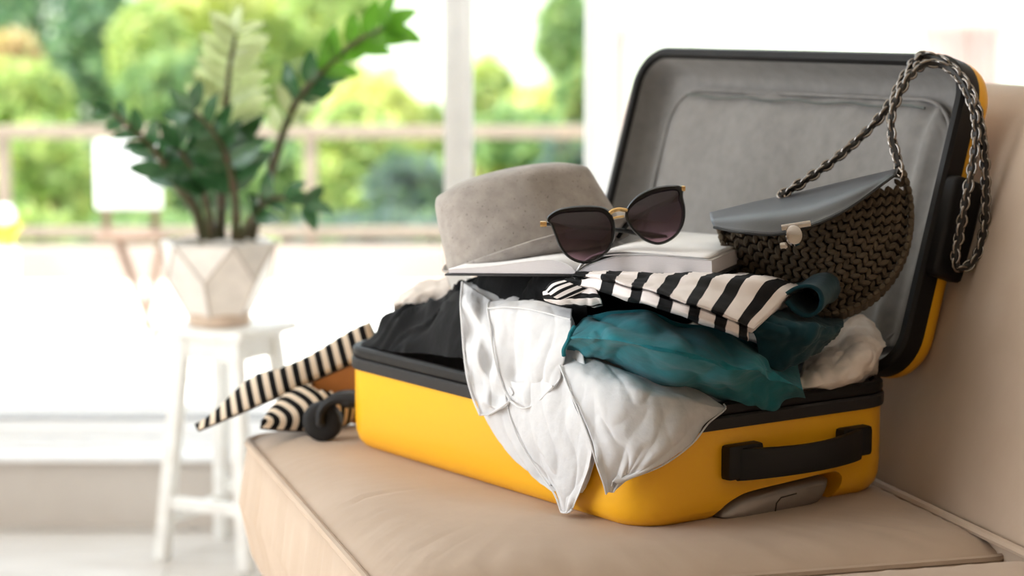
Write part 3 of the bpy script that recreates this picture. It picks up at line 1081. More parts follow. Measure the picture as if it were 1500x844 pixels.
# spinner wheel at the far short side
wc = S(0.583, -0.008, 0.0225)
wax = -0.66 * EA - 0.70 * EB; wax /= np.linalg.norm(wax)
wx = np.cross(UP, wax)
fk = MB()
for sg_ in (-1, 1):
    fk.tube(spl([S(0.530, 0.030, 0.050) + wax * 0.006 * sg_, S(0.553, 0.016, 0.053) + wax * 0.010 * sg_, S(0.572, 0.002, 0.050) + wax * 0.0125 * sg_, S(0.582, -0.006, 0.038) + wax * 0.0135 * sg_, wc + wax * 0.0135 * sg_], 20), np.linspace(0.008, 0.005, 20), 10)
fk.ell(S(0.556, 0.012, 0.050), 0.018, 0.014, 0.010, (EA, EB, UP), 16, 8)
fk.build('wheel_fork', blk, case)
lp = []
for d, r in ((-0.0085, 0.009), (-0.0095, 0.0185), (-0.0075, 0.0225), (-0.003, 0.0238), (0.003, 0.0238), (0.0075, 0.0225), (0.0095, 0.0185), (0.0085, 0.009)):
    lp.append([wc + wax * d + (wx * math.cos(2 * PI * k / 28) + UP * math.sin(2 * PI * k / 28)) * r for k in range(28)])
wo_ = MB().loft(lp).build('wheel', blk, case)
MB().ell(wc + wax * 0.0105, 0.006, 0.006, 0.003, (wx, UP, wax), 12, 6).build('hub', blk2, wo_)

# lid
lid_r = 0.05
ring_sweep(0, CL, 0, CW, lid_r, [(0.003, -0.020), (0.0, -0.018), (0.0, 0.004), (0.003, 0.008), (0.010, 0.008), (0.0135, 0.003), (0.0135, -0.020)], LID, 10).build('lid_rim', blk, case)
ring_sweep(0, CL, 0, CW, lid_r, [(0.006, -0.017), (0.0005, -0.0175), (0.0, -0.025), (0.002, -0.033), (0.008, -0.041), (0.018, -0.046), (0.034, -0.0485), (0.06, -0.049)], LID, 10, closed=False).build('lid_shell', yel, case, auto=60)
ring_sweep(0, CL, 0, CW, lid_r, [(0.0135, 0.002), (0.017, -0.012), (0.022, -0.030), (0.032, -0.038), (0.055, -0.0415)], LID, 10, closed=False).build('lid_lining', grey_lin, case, auto=70)
nx, ny = 70, 44
G = np.zeros((ny, nx, 3))
px0, px1, ph0, ph1 = 0.042, CL - 0.042, 0.035, CW - 0.043
for j in range(ny):
    for i in range(nx):
        a, b_ = i / (nx - 1), j / (ny - 1)
        # rounded corners
        x = px0 + (px1 - px0) * a; h = ph0 + (ph1 - ph0) * b_
        e = min(a, 1 - a) * (px1 - px0); g = (1 - b_) * (ph1 - ph0)
        rr_ = 0.05
        if e < rr_ and g < rr_:
            k = max(rr_ - e, rr_ - g) / rr_
            L_ = math.hypot(rr_ - e, rr_ - g) + 1e-9
            sc_ = max(rr_ - e, rr_ - g) / L_
            ne, ng = rr_ - (rr_ - e) * sc_, rr_ - (rr_ - g) * sc_
            x = px0 + ne if a < 0.5 else px1 - ne
            h = ph1 - ng
        edge = min(e, g) / 0.03
        d = -0.034 + 0.007 * min(1, edge)
        d += 0.0045 * mnoise.noise(Vector((x * 13, h * 3.5, 2))) + 0.002 * mnoise.noise(Vector((x * 40, h * 9, 5)))
        d += 0.0035 * math.exp(-(g / 0.018) ** 2) * mnoise.noise(Vector((x * 55, h * 10, 1.5)))
        if a < 0.14:                                  # gathered folds by the near edge
            d += 0.006 * math.sin((x - px0) * 210 + h * 9) * (1 - a / 0.14)
        G[j, i] = LID(x, h, d)
pn = mk('divider_panel', G.reshape(-1, 3), [(j * nx + i, j * nx + i + 1, (j + 1) * nx + i + 1, (j + 1) * nx + i) for j in range(ny - 1) for i in range(nx - 1)], grey_lin, case)
solid(pn, 0.0015)
bp = rrect(px0, px1, ph0, ph1, 0.05, 9)
MB().tube([LID(x, h, -0.031 + 0.0012 * math.sin(x * 90)) for x, h in bp], 0.0022, 8, closed=True).build('panel_piping', grey_lin, pn)
zp = [LID(x, ph1 - 0.010 + 0.0015 * math.sin(x * 70), -0.024) for x in np.linspace(px0 + 0.04, px1 - 0.03, 40)]
MB().tube(zp, 0.0016, 6).build('panel_seam', simple('seam_dark', (92, 96, 92), 0.7), pn)
# black grip plate on the near side of the lid
loops = []
for x, g in ((0.002, 0.0), (-0.010, 0.0), (-0.0135, 0.0015), (-0.015, 0.006)):
    loops.append([LID(x, h, d) for h, d in rrect(0.114 + g, 0.223 - g, -0.043 + g, 0.004 - g, 0.008, 5)])
MB().loft(loops).build('side_grip', blk, case, auto=60)
# gusset joining base and lid
MB().loft([[S(x, CW - 0.004, 0.104), S(x, CW + 0.004, 0.104), S(x, CW + 0.010, 0.121), S(x, CW - 0.002, 0.121)] for x in np.linspace(0.05, CL - 0.05, 12)]).build('hinge_gusset', blk, case)
# ================================================================== garments
cot_white = cloth('cotton_white', (236, 235, 236), (244, 243, 243), weave=1300, wrinkle=70, wb=0.35, trans=0.22)
cot_cream = cloth('cotton_cream', (232, 218, 206), (240, 228, 218), weave=1100, wrinkle=60, wb=0.35, trans=0.1)
cot_black = cloth('cotton_black', (11, 11, 12), (18, 18, 20), weave=1100, wrinkle=55, wb=0.3, sheen=0.04)
teal_m = cloth('jersey_teal', (20, 100, 112), (28, 114, 125), weave=1300, wrinkle=45, wb=0.3, sheen=0.12)
teal_d = cloth('jersey_dark_teal', (8, 48, 58), (12, 58, 68), weave=1300, wrinkle=45, wb=0.3, sheen=0.1)


def smooth(x):
    x = max(0.0, min(1.0, x))
    return x * x * (3 - 2 * x)


# black garment filling the far end and the middle of the case
bg_ = thing('black_garment', S(0.34, 0.17, 0.112), 'crumpled black garment packed at the far end of the suitcase', 'clothing')
nx, ny = 110, 84
G = np.zeros((ny, nx, 3))
for j in range(ny):
    for i in range(nx):
        a, b_ = i / (nx - 1), j / (ny - 1)
        x = 0.12 + (0.5455 - 0.12) * a
        y = 0.0145 + (0.335 - 0.0145) * b_ ** 1.25
        ex = smooth((0.552 - x) / 0.045); ey = smooth((y - 0.008) / 0.045); eb = smooth((0.345 - y) / 0.03)
        top = 0.036 + 0.076 * smooth((0.50 - x) / 0.24)
        z = 0.112 + top * ex ** 0.7 * ey ** 0.6 * eb
        p = np.array([x, y, z])
        wv = 0.55 * x + 0.85 * y                      # folds fan from the book down to the far corner
        q = np.array([wv * 30 + 2.0 * fnoise(p, (14, 14, 14), 3), (x - y) * 7, 0.3])
        fd = ridge(q, (1, 1, 1), 2.0) * 0.014 + ridge(q, (2.3, 2.0, 1), 7.0) * 0.006 + 0.004 * fnoise(p, (60, 60, 60), 4)
        z += fd * ex * min(1, ey * 1.4) * eb
        out = 0.010 * ridge(q, (1.3, 1.5, 1), 5.0) * (1 - b_) ** 4 * ex
        G[j, i] = S(x + 0.006 * fnoise(p, (30, 30, 30), 9) * ex, y - out, max(z, 0.109))
mk('crumpled_cloth', G.reshape(-1, 3), [(j * nx + i, j * nx + i + 1, (j + 1) * nx + i + 1, (j + 1) * nx + i) for j in range(ny - 1) for i in range(nx - 1)], cot_black, bg_)


def crumple(amp, f, seed, amp2=0.4):
    def d(p, a, b_):
        return amp * ridge(p, (f, f, f * 0.8), seed) + amp * amp2 * ridge(p, (f * 2.6, f * 2.2, f * 2.4), seed + 4) + amp * 0.3 * fnoise(p, (f * 4, f * 4, f * 4), seed + 8)
    return d


def rowA(P, dY=0.0, dv=0.0):
    return [A(u, v + dv, Y + dY) for u, v, Y in P]


# pale garment glimpsed behind the black one
cg = thing('pale_garment', A(612, 440, 2.60), 'small pale garment peeking out behind the black clothes left of the hat', 'clothing')
sheet('bunched_cloth', [rowA([(572, 440, 2.56), (600, 418, 2.58), (628, 408, 2.59), (655, 404, 2.6)]), rowA([(575, 446, 2.53), (602, 430, 2.53), (630, 424, 2.53), (660, 420, 2.53)]),
                         rowA([(578, 462, 2.54), (605, 458, 2.54), (632, 456, 2.54), (660, 455, 2.54)]), rowA([(578, 460, 2.62), (605, 455, 2.64), (632, 450, 2.65), (660, 450, 2.66)])], 40, 40, cot_cream, cg, disp=crumple(0.004, 28, 2), wrap=True, caps=True)


# white blouse spilling over the front rim
def co(u):                                            # follows the rounded near corner of the case
    return float(np.interp(u, [880, 900, 936, 960, 1000, 1050, 1080], [0.0, 0.003, 0.013, 0.024, 0.053, 0.094, 0.12]))


def FR(P):
    return [F(u, v, co(u) + o) for u, v, o in P]


bl = thing('white_blouse', F(800, 600, -0.01), 'sheer white blouse with ruffled hems spilling over the front of the suitcase', 'clothing')


def drape(seed, amp=0.004, fu=9, top=0.2):
    def d(p, a, b_):
        k = min(1, 0.25 + b_ * 1.1)
        return amp * k * (1.1 * max(0.0, ridge(np.array([a * fu * 0.55 + 0.5 * b_, b_ * 1.3, seed + 9]), (1, 1, 1), seed)) ** 4 + math.sin(a * fu * 2 + 2.2 * fnoise(p, (16, 16, 10), seed)) * 0.55 + 0.7 * ridge(np.array([a * fu * 0.7 + b_ * 0.8, b_ * 2.2, seed]), (1, 1, 1), seed)) + 0.0014 * ridge(p, (40, 40, 20), seed + 3) + 0.0004 * fnoise(p, (120, 120, 120), seed)
    return d


def hem(G_o, pts, r=0.0011):
    MB().tube(pts, r, 6).build('hem', cot_white, G_o)


# back layer
oA = sheet('blouse_panel', [
    FR([(684, 408, .060), (720, 400, .085), (770, 402, .10), (830, 430, .10)]),
    FR([(677, 416, .020), (712, 424, .030), (765, 432, .035), (835, 455, .03)]),
    FR([(678, 450, .006), (715, 462, .010), (775, 476, .010), (850, 500, .008)]),
    FR([(680, 500, -.004), (720, 512, -.002), (780, 525, -.004), (860, 550, -.004)]),
    FR([(685, 546, -.010), (728, 560, -.010), (785, 575, -.010), (868, 590, -.010)]),
    FR([(694, 580, -.011), (738, 600, -.012), (792, 612, -.011), (872, 625, -.010)]),
    FR([(712, 625, -.010), (752, 645, -.012), (802, 655, -.011), (872, 660, -.010)]),
    FR([(742, 665, -.009), (775, 680, -.012), (812, 690, -.010), (864, 690, -.010)]),
    FR([(768, 692, -.008), (792, 705, -.010), (818, 712, -.009), (856, 710, -.009)]),
    FR([(800, 712, -.007), (812, 720, -.009), (826, 728, -.009), (850, 722, -.009)])], 90, 120, cot_white, bl, disp=drape(1.0, 0.0035))
solid(oA, 0.0008)
# left ruffle
rw = [[(677, 413, .014), (690, 420, .012), (705, 430, .014), (718, 440, .012)],
      [(675, 445, -.004), (690, 452, -.010), (708, 455, .0), (722, 462, .0)],
      [(677, 480, -.012), (694, 484, -.004), (712, 488, -.012), (728, 490, -.004)],
      [(680, 520, -.012), (698, 526, -.020), (716, 526, -.008), (734, 524, -.014)],
      [(685, 556, -.018), (704, 560, -.012), (722, 558, -.020), (740, 552, -.012)],
      [(693, 584, -.016), (712, 590, -.022), (730, 584, -.013), (748, 574, -.018)],
      [(703, 608, -.018), (718, 606, -.014), (735, 596, -.022), (752, 584, -.014)]]
oC = sheet('ruffle', [FR(r) for r in rw], 60, 90, cot_white, bl, disp=drape(4.0, 0.0017, 5))
solid(oC, 0.0008)
hem(oC, spl([F(u, v, o - .0005) for u, v, o in [r[0] for r in rw]] , 40), 0.0012)
hem(oC, spl(FR(rw[-1]), 24), 0.0012)
# folded middle flap
rw = [[(716, 442, .004), (745, 438, .010), (785, 440, .014), (838, 452, .016)],
      [(714, 452, -.010), (745, 450, -.006), (785, 455, -.003), (836, 468, .0)],
      [(718, 478, -.014), (748, 478, -.014), (786, 484, -.012), (832, 496, -.010)],
      [(721, 506, -.018), (752, 510, -.013), (788, 517, -.018), (826, 522, -.014)],
      [(728, 540, -.020), (756, 548, -.013), (788, 550, -.020), (820, 540, -.016)],
      [(738, 570, -.017), (762, 580, -.023), (786, 576, -.016), (814, 556, -.020)],
      [(748, 588, -.018), (764, 598, -.023), (784, 592, -.017), (810, 566, -.021)]]
oD = sheet('ruffle', [FR(r) for r in rw], 60, 80, cot_white, bl, disp=drape(7.0, 0.0032, 5))
solid(oD, 0.0008)
hem(oD, spl(FR([r[0] for r in rw]), 40)); hem(oD, spl(FR(rw[1]), 40), 0.0010); hem(oD, spl(FR(rw[-1]), 24))
# pointed lower flap
rw = [[(738, 556, -.012), (760, 560, -.016), (790, 548, -.014), (818, 530, -.012)],
      [(742, 590, -.016), (768, 596, -.020), (798, 590, -.020), (834, 578, -.018)],
      [(754, 630, -.017), (780, 636, -.022), (812, 634, -.021), (852, 618, -.022)],
      [(772, 666, -.016), (794, 672, -.022), (824, 672, -.019), (866, 652, -.024)],
      [(794, 698, -.014), (810, 704, -.020), (834, 706, -.017), (860, 690, -.020)],
      [(812, 724, -.013), (822, 728, -.017), (836, 730, -.016), (848, 722, -.017)],
      [(822, 750, -.012), (827, 751, -.014), (834, 750, -.014), (838, 746, -.014)]]
oE = sheet('blouse_panel', [FR(r) for r in rw], 70, 110, cot_white, bl, disp=drape(11.0, 0.0036, 5))
solid(oE, 0.0008)
hem(oE, spl(FR([r[0] for r in rw]), 50)); hem(oE, spl(FR(rw[-1]), 10))
# right flap
rw = [[(814, 512, .0), (870, 525, .012), (940, 548, .02), (1010, 560, .02)],
      [(820, 535, -.016), (880, 552, -.008), (955, 568, -.004), (1060, 592, .0)],
      [(832, 566, -.022), (890, 580, -.016), (965, 592, -.010), (1062, 600, -.004)],
      [(848, 604, -.026), (900, 614, -.018), (970, 620, -.012), (1038, 620, -.006)],
      [(864, 646, -.028), (908, 650, -.018), (965, 652, -.014), (1018, 646, -.008)],
      [(874, 680, -.026), (908, 680, -.016), (950, 676, -.014), (992, 668, -.008)],
      [(884, 708, -.022), (904, 702, -.015), (935, 694, -.012), (962, 686, -.008)],
      [(888, 724, -.018), (898, 722, -.016), (906, 714, -.014), (914, 704, -.010)]]
oB = sheet('blouse_panel', [FR(r) for r in rw], 90, 110, cot_white, bl, disp=drape(15.0, 0.004, 7))
solid(oB, 0.0008)
hem(oB, spl(FR([r[0] for r in rw[1:]]), 50)); hem(oB, spl(FR([r[-1] for r in rw[1:]]), 40), 0.0009)

# teal garment
tg = thing('teal_garment', A(1000, 580, 2.12), 'folded teal green shirt bulging over the near corner of the suitcase', 'clothing')
R0 = [(842, 476, 2.14), (866, 458, 2.10), (905, 449, 2.07), (945, 450, 2.05), (1000, 464, 2.05), (1060, 483, 2.06), (1110, 500, 2.09), (1150, 519, 2.13), (1168, 533, 2.16)]
R1 = [(838, 484, 2.14), (872, 470, 2.09), (918, 470, 2.06), (968, 482, 2.045), (1030, 500, 2.05), (1085, 517, 2.07), (1130, 532, 2.11), (1172, 554, 2.17)]
R2 = [(834, 495, 2.14), (874, 497, 2.085), (920, 503, 2.05), (965, 512, 2.035), (1020, 522, 2.04), (1080, 540, 2.065), (1130, 548, 2.11), (1176, 570, 2.175)]
R3 = [(830, 508, 2.145), (874, 516, 2.09), (918, 528, 2.055), (962, 540, 2.04), (1020, 556, 2.045), (1080, 575, 2.075), (1132, 580, 2.12), (1180, 584, 2.18)]
R4 = [(828, 520, 2.15), (868, 533, 2.10), (912, 547, 2.07), (962, 562, 2.06), (1020, 578, 2.065), (1075, 597, 2.09), (1120, 608, 2.12), (1152, 606, 2.155), (1178, 590, 2.185)]


def tdisp(p, a, b_):
    e = min(1, 6 * a, 6 * (1 - a))
    q = np.array([a * 7 + 1.4 * b_, b_ * 5 - a * 2, 0.5])
    return e * (0.0060 * fnoise(q, (0.8, 0.7, 1), 1.3) + 0.0045 * ridge(np.array([a * 9 + 5 * b_, b_ * 2.2 - a * 2, 0]), (0.8, 0.8, 1), 5.1) + 0.0040 * ridge(np.array([a * 5 - 3.2 * b_, b_ * 3 + a * 6, 2]), (1.2, 1.2, 1), 9.1) + 0.0011 * ridge(p, (48, 48, 48), 2.2))


sheet('folded_shirt', [rowA(R0, 0.10), rowA(R1, 0.035), rowA(R2, -0.010), rowA(R3, 0.035), rowA(R4, 0.075), rowA(R4, 0.11, -12)], 130, 90, teal_m, tg, disp=tdisp, wrap=True, caps=True)
MB().tube(spl(rowA([(842, 478, 2.135), (836, 488, 2.132), (833, 498, 2.13), (826, 512, 2.138), (826, 521, 2.142)]), 20), 0.0022, 8).build('sleeve_hem', teal_m, tg)

# striped top, folded in layers under the book
st_mat = striped('striped_jersey', 0, 6.75, 0.44, (18, 18, 20), (236, 228, 226), bumpw=0.25)
st_mat2 = striped('striped_jersey_lower', 0, 6.45, 0.42, (18, 18, 20), (236, 228, 226), bumpw=0.25)
st_mat3 = striped('striped_jersey_end', 1, 3.6, 0.45, (18, 18, 20), (236, 228, 226), bumpw=0.25)
sg = thing('striped_shirt', A(980, 460, 2.12), 'folded black and white striped top lying under the open book', 'clothing')
C1 = [(838, 403, 2.17), (880, 405, 2.12), (922, 417, 2.085), (958, 425, 2.065), (1000, 440, 2.05), (1036, 450, 2.05), (1075, 466, 2.06), (1106, 480, 2.085)]
B1 = [(845, 398, 2.21), (890, 396, 2.175), (936, 398, 2.15), (976, 400, 2.135), (1024, 402, 2.13), (1066, 404, 2.135), (1114, 407, 2.15), (1160, 425, 2.175)]
B0 = [(872, 400, 2.36), (918, 398, 2.34), (966, 398, 2.32), (1008, 398, 2.30), (1056, 399, 2.29), (1098, 401, 2.28), (1142, 406, 2.27), (1178, 418, 2.27)]
up_dn = lambda P, dv, dY: [(u, v + dv, Y + dY) for u, v, Y in P]
sd_ = lambda seed: (lambda p, a, b_: 0.0016 * ridge(p, (40, 40, 40), seed) + 0.0012 * fnoise(p, (22, 22, 22), seed + 2))
half = [((u1 + u2) / 2, (v1 + v2) / 2 - 1.0, (y1 + y2) / 2) for (u1, v1, y1), (u2, v2, y2) in zip(C1, B1)]
sheet('upper_fold', [rowA(B0), rowA(B1), rowA(half), rowA(C1, -0.010, -2), rowA(up_dn(C1, 4, -0.006)), rowA(up_dn(C1, 4, 0.05)), rowA(up_dn(B0, 14, 0.0))], 110, 80, st_mat, sg, disp=sd_(1.0), wrap=True, caps=True, even=False)
C1b = [(828, 409, 2.17), (878, 408, 2.12), (918, 420, 2.082), (956, 428, 2.062), (998, 443, 2.047), (1034, 453, 2.047), (1070, 468, 2.055), (1096, 479, 2.07)]
D1 = [(826, 418, 2.17), (874, 425, 2.12), (913, 438, 2.085), (951, 447, 2.062), (994, 461, 2.05), (1030, 474, 2.05), (1066, 488, 2.06), (1096, 498, 2.08)]
mid_ = [((u1 + u2) / 2, (v1 + v2) / 2, (y1 + y2) / 2 - 0.006) for (u1, v1, y1), (u2, v2, y2) in zip(C1b, D1)]
sheet('lower_fold', [rowA(up_dn(C1b, 0, 0.06)), rowA(C1b), rowA(mid_), rowA(D1), rowA(up_dn(D1, 0, 0.06))], 110, 60, st_mat2, sg, disp=sd_(4.0), wrap=True, caps=True, even=False)
# tucked sleeve end at the left
E0 = [(800, 420, 2.20), (815, 411, 2.19), (835, 405, 2.17), (868, 405, 2.15)]
E1 = [(793, 428, 2.18), (812, 422, 2.165), (835, 418, 2.15), (872, 422, 2.13)]
E2 = [(795, 440, 2.18), (815, 440, 2.16), (840, 440, 2.14), (878, 438, 2.12)]
E3 = [(803, 446, 2.20), (822, 449, 2.18), (846, 451, 2.16), (882, 450, 2.14)]
sheet('sleeve_end', [rowA(E0), rowA(E1), rowA(E2), rowA(E3), rowA(E3, 0.06, -8)], 50, 60, st_mat3, sg, disp=crumple(0.003, 30, 6.0), wrap=True, caps=True)
sheet('sleeve_edge', [rowA([(800, 424, 2.165), (808, 414, 2.16), (824, 410, 2.155)]), rowA([(806, 432, 2.15), (818, 424, 2.145), (838, 416, 2.145)]), rowA([(822, 440, 2.145), (838, 434, 2.14), (862, 424, 2.14)])], 30, 24, st_mat3, sg, thick=0.002)

# dark teal garment with a looped edge
dt = thing('dark_teal_garment', A(1180, 500, 2.2), 'dark teal garment with a rolled loop beside the crochet bag', 'clothing')
lp = spl([A(u, v, 2.2) for u, v in ((1118, 438), (1145, 432), (1160, 428), (1176, 418), (1195, 414), (1209, 420), (1213, 434), (1206, 448), (1190, 453), (1175, 446), (1162, 434))], 60)
fw_ = np.array([0.05, 0.16, -0.002])
nj = 16
V = np.array([p + fw_ * (j / (nj - 1) - 0.25) + UP * 0.002 * math.sin(j * 0.6 + i * 0.1) for j in range(nj) for i, p in enumerate(lp)])
lo_ = mk('rolled_loop', V, [(j * 60 + i, j * 60 + i + 1, (j + 1) * 60 + i + 1, (j + 1) * 60 + i) for j in range(nj - 1) for i in range(59)], teal_d, dt)
solid(lo_, 0.0035)
sheet('bunched_cloth', [rowA([(1108, 440, 2.25), (1140, 444, 2.25), (1175, 452, 2.26), (1210, 462, 2.28), (1234, 466, 2.29)]),
                        rowA([(1105, 452, 2.15), (1140, 458, 2.15), (1175, 466, 2.16), (1210, 472, 2.18), (1238, 474, 2.22)]),
                        rowA([(1100, 478, 2.13), (1140, 484, 2.13), (1175, 488, 2.14), (1210, 488, 2.17), (1236, 484, 2.215)]),
                        rowA([(1110, 505, 2.14), (1145, 515, 2.15), (1178, 514, 2.16), (1208, 505, 2.19), (1230, 494, 2.22)]),
                        rowA([(1120, 540, 2.17), (1150, 545, 2.18), (1175, 535, 2.2), (1200, 515, 2.24), (1224, 498, 2.27)])], 70, 60, teal_d, dt, disp=crumple(0.0045, 24, 3.0), wrap=True, caps=True)

# cream crumpled garment by the hinge corner
wg = thing('cream_garment', A(1238, 570, 2.25), 'crumpled cream white garment at the hinge corner below the crochet bag', 'clothing')
sheet('crumpled_cloth', [rowA([(1176, 520, 2.30), (1208, 498, 2.32), (1238, 470, 2.35), (1262, 458, 2.36), (1284, 470, 2.35)]),
                         rowA([(1172, 540, 2.24), (1212, 520, 2.25), (1250, 498, 2.27), (1280, 488, 2.29), (1302, 498, 2.31)]),
                         rowA([(1168, 558, 2.215), (1214, 548, 2.22), (1255, 534, 2.235), (1286, 522, 2.26), (1299, 514, 2.29)]),
                         rowA([(1166, 578, 2.215), (1214, 574, 2.225), (1250, 566, 2.24), (1274, 556, 2.26), (1288, 544, 2.28)]),
                         rowA([(1166, 575, 2.30), (1214, 568, 2.32), (1250, 558, 2.34), (1274, 548, 2.35), (1288, 536, 2.35)])], 90, 90, cot_cream, wg, disp=crumple(0.0055, 22, 5.0), wrap=True, caps=True)
# ================================================================== open book
BPHI = math.radians(-20)
bX = np.array([math.cos(BPHI), math.sin(BPHI), 0])      # along the front edge, to the right
bY = np.array([-math.sin(BPHI), math.cos(BPHI), 0])     # to the back
roll = math.radians(2.0)
bX = bX * math.cos(roll) + UP * math.sin(roll); bX /= np.linalg.norm(bX)
bZ = np.cross(bX, bY)
BO = A(846, 402, 2.254)                                 # foot of the spine, front
BD = 0.20


def BK(x, y, z):
    return BO + bX * x + bY * y + bZ * z


page_m = M('paper')
page_m.b.inputs['Base Color'].default_value = lin((250, 248, 247))
page_m.b.inputs['Roughness'].default_value = 0.7
page_m = page_m.m
edge_m = M('page_edges')
tcx = coords(edge_m, 'Object', (1, 1, 1))
wv = edge_m.n('ShaderNodeTexWave', wave_type='BANDS', bands_direction='Z')
wv.inputs['Scale'].default_value = 260; wv.inputs['Distortion'].default_value = 1.5; wv.inputs['Detail'].default_value = 1
edge_m.l(tcx, wv.inputs[0])
edge_m.l(edge_m.ramp(wv.outputs[0], [(0.2, (214, 206, 208)), (0.8, (240, 236, 236))]), edge_m.b.inputs['Base Color'])
edge_m.b.inputs['Roughness'].default_value = 0.8
edge_m = edge_m.m
bk = thing('open_book', BK(0, BD / 2, 0), 'open blank white book lying on the clothes under hat and sunglasses', 'book')
rt = spl([(0.002, 0, 0.002), (0.008, 0, 0.0065), (0.022, 0, 0.0125), (0.045, 0, 0.018), (0.08, 0, 0.0195), (0.115, 0, 0.0165), (0.142, 0, 0.0145)], 26)
lt = spl([(-0.002, 0, 0.003), (-0.010, 0, 0.010), (-0.026, 0, 0.0145), (-0.05, 0, 0.0135), (-0.09, 0, 0.0085), (-0.125, 0, 0.0055), (-0.142, 0, 0.0045)], 26)
for top, sgn in ((rt, 1), (lt, -1)):
    lo0 = [BK(p[0], 0.0, p[2]) for p in top] + [BK(p[0], 0.0, 0.0005 + 0.0 * p[2]) for p in top[::-1]]
    n = len(lo0)
    lo1 = [q + bY * BD for q in lo0]
    o = MB().loft([lo0, lo1]).build('page_block', edge_m, bk, auto=30)
    # printed face: top leaf, a little proud of the block
    V = [BK(p[0], y, p[2] + 0.0004) for y in np.linspace(-0.0004, BD, 3) for p in top]
    m_ = len(top)
    lf = mk('top_page', V, [(j * m_ + i, j * m_ + i + 1, (j + 1) * m_ + i + 1, (j + 1) * m_ + i) for j in range(2) for i in range(m_ - 1)], page_m, o)
    solid(lf, 0.0005, 1.0)
# loose leaves arching from the spine over the right-hand block
for k, (h, x1) in enumerate(((-0.0035, 0.10), (0.0, 0.139))):
    P = spl([(0.0, 0, 0.004), (0.006, 0, 0.012 + h), (0.020, 0, 0.0205 + h), (0.045, 0, 0.0240 + h), (0.075, 0, 0.0225 + h * 0.5), (x1, 0, 0.0178 if k else 0.0192)], 20)
    V = [BK(p[0], y, p[2]) for y in np.linspace(-0.001 - 0.001 * k, BD - 0.002, 3) for p in P]
    lf = mk('loose_page', V, [(j * 20 + i, j * 20 + i + 1, (j + 1) * 20 + i + 1, (j + 1) * 20 + i) for j in range(2) for i in range(19)], page_m, bk)
    solid(lf, 0.0016 if k else 0.0008)
MB().box(BK(0.072, BD / 2, -0.0012), 0.148, BD + 0.004, 0.0022, (bX, bY, bZ), bev=0.0008).box(BK(-0.072, BD / 2, -0.0012), 0.148, BD + 0.004, 0.0022, (bX, bY, bZ), bev=0.0008).build('cover', simple('book_cover', (30, 28, 30), 0.5), bk)

# ================================================================== hat
felt = M('felt')
v = coords(felt)
c0 = felt.ramp(noise_tex(felt, v, 70, 4), [(0.3, (152, 143, 136)), (0.7, (172, 163, 155))])
fl_ = felt.ramp(noise_tex(felt, v, 380, 3, 0.5), [(0.27, (0.35, 0.32, 0.3, 1)), (0.36, (1, 1, 1, 1))])
mxr = felt.n('ShaderNodeMixRGB', blend_type='MULTIPLY'); mxr.inputs[0].default_value = 0.8
felt.l(c0, mxr.inputs[1]); felt.l(fl_, mxr.inputs[2]); felt.l(mxr.outputs[0], felt.b.inputs['Base Color'])
felt.b.inputs['Roughness'].default_value = 0.95; felt.b.inputs['Specular IOR Level'].default_value = 0.1; felt.b.inputs['Sheen Weight'].default_value = 0.3
felt.l(felt.bump(noise_tex(felt, v, 500, 3), 0.5, 0.001), felt.b.inputs['Normal'])
felt = felt.m
HR = math.radians(11.5)
HC = A(786, 367, 2.43)
hx = np.array([math.cos(HR), 0, math.sin(HR)]); hz = np.array([-math.sin(HR), 0.05, math.cos(HR)]); hz /= np.linalg.norm(hz)
hy = np.cross(hz, hx)


def HT(x, y, z):
    return HC + hx * x + hy * y + hz * z


hat = thing('fedora_hat', HC, 'grey flecked felt hat lying on the left page of the open book', 'hat')
NH = 64
lv = [(0.0, -0.100, 0.100, 0.092), (0.02, -0.1005, 0.095, 0.089), (0.045, -0.1005, 0.087, 0.084), (0.066, -0.100, 0.0785, 0.077), (0.074, -0.0985, 0.075, 0.0735), (0.080, -0.094, 0.070, 0.067), (0.084, -0.085, 0.061, 0.058), (0.0865, -0.07, 0.048, 0.046), (0.088, -0.045, 0.025, 0.028), (0.088, -0.02, 0.0, 0.01)]
loops = []
for z, xl, xr, ry in lv:
    L_ = []
    for k in range(NH):
        a = 2 * PI * k / NH
        c_, s_ = math.cos(a), math.sin(a)
        x = (xl + xr) / 2 + (xr - xl) / 2 * math.copysign(abs(c_) ** 0.8, c_)
        y = ry * math.copysign(abs(s_) ** 0.85, s_)
        # pinch of the crown towards the right, and the crease along the top
        pin = 0.012 * smooth(z / 0.08) * smooth(1 - abs(x - 0.045) / 0.045) * (1 if s_ < 0 else -1)
        zz = z + (0.008 * math.cos((x + 0.012) / 0.09 * 1.3) if z > 0.07 else 0) - (0.012 * math.exp(-(y / 0.02) ** 2) if z > 0.083 else 0)
        p = HT(x, y + pin, zz)
        d = 0.0022 * fnoise(p, (24, 24, 24), 2.0) + 0.0014 * ridge(p, (34, 34, 16), 5.0) * smooth(1 - z / 0.06)
        L_.append(p + (hx * c_ + hy * s_) * d)
    loops.append(L_)
cr = MB().loft(loops, cap0=False).build('crown', felt, hat, auto=80)
subsurf(cr, 1)
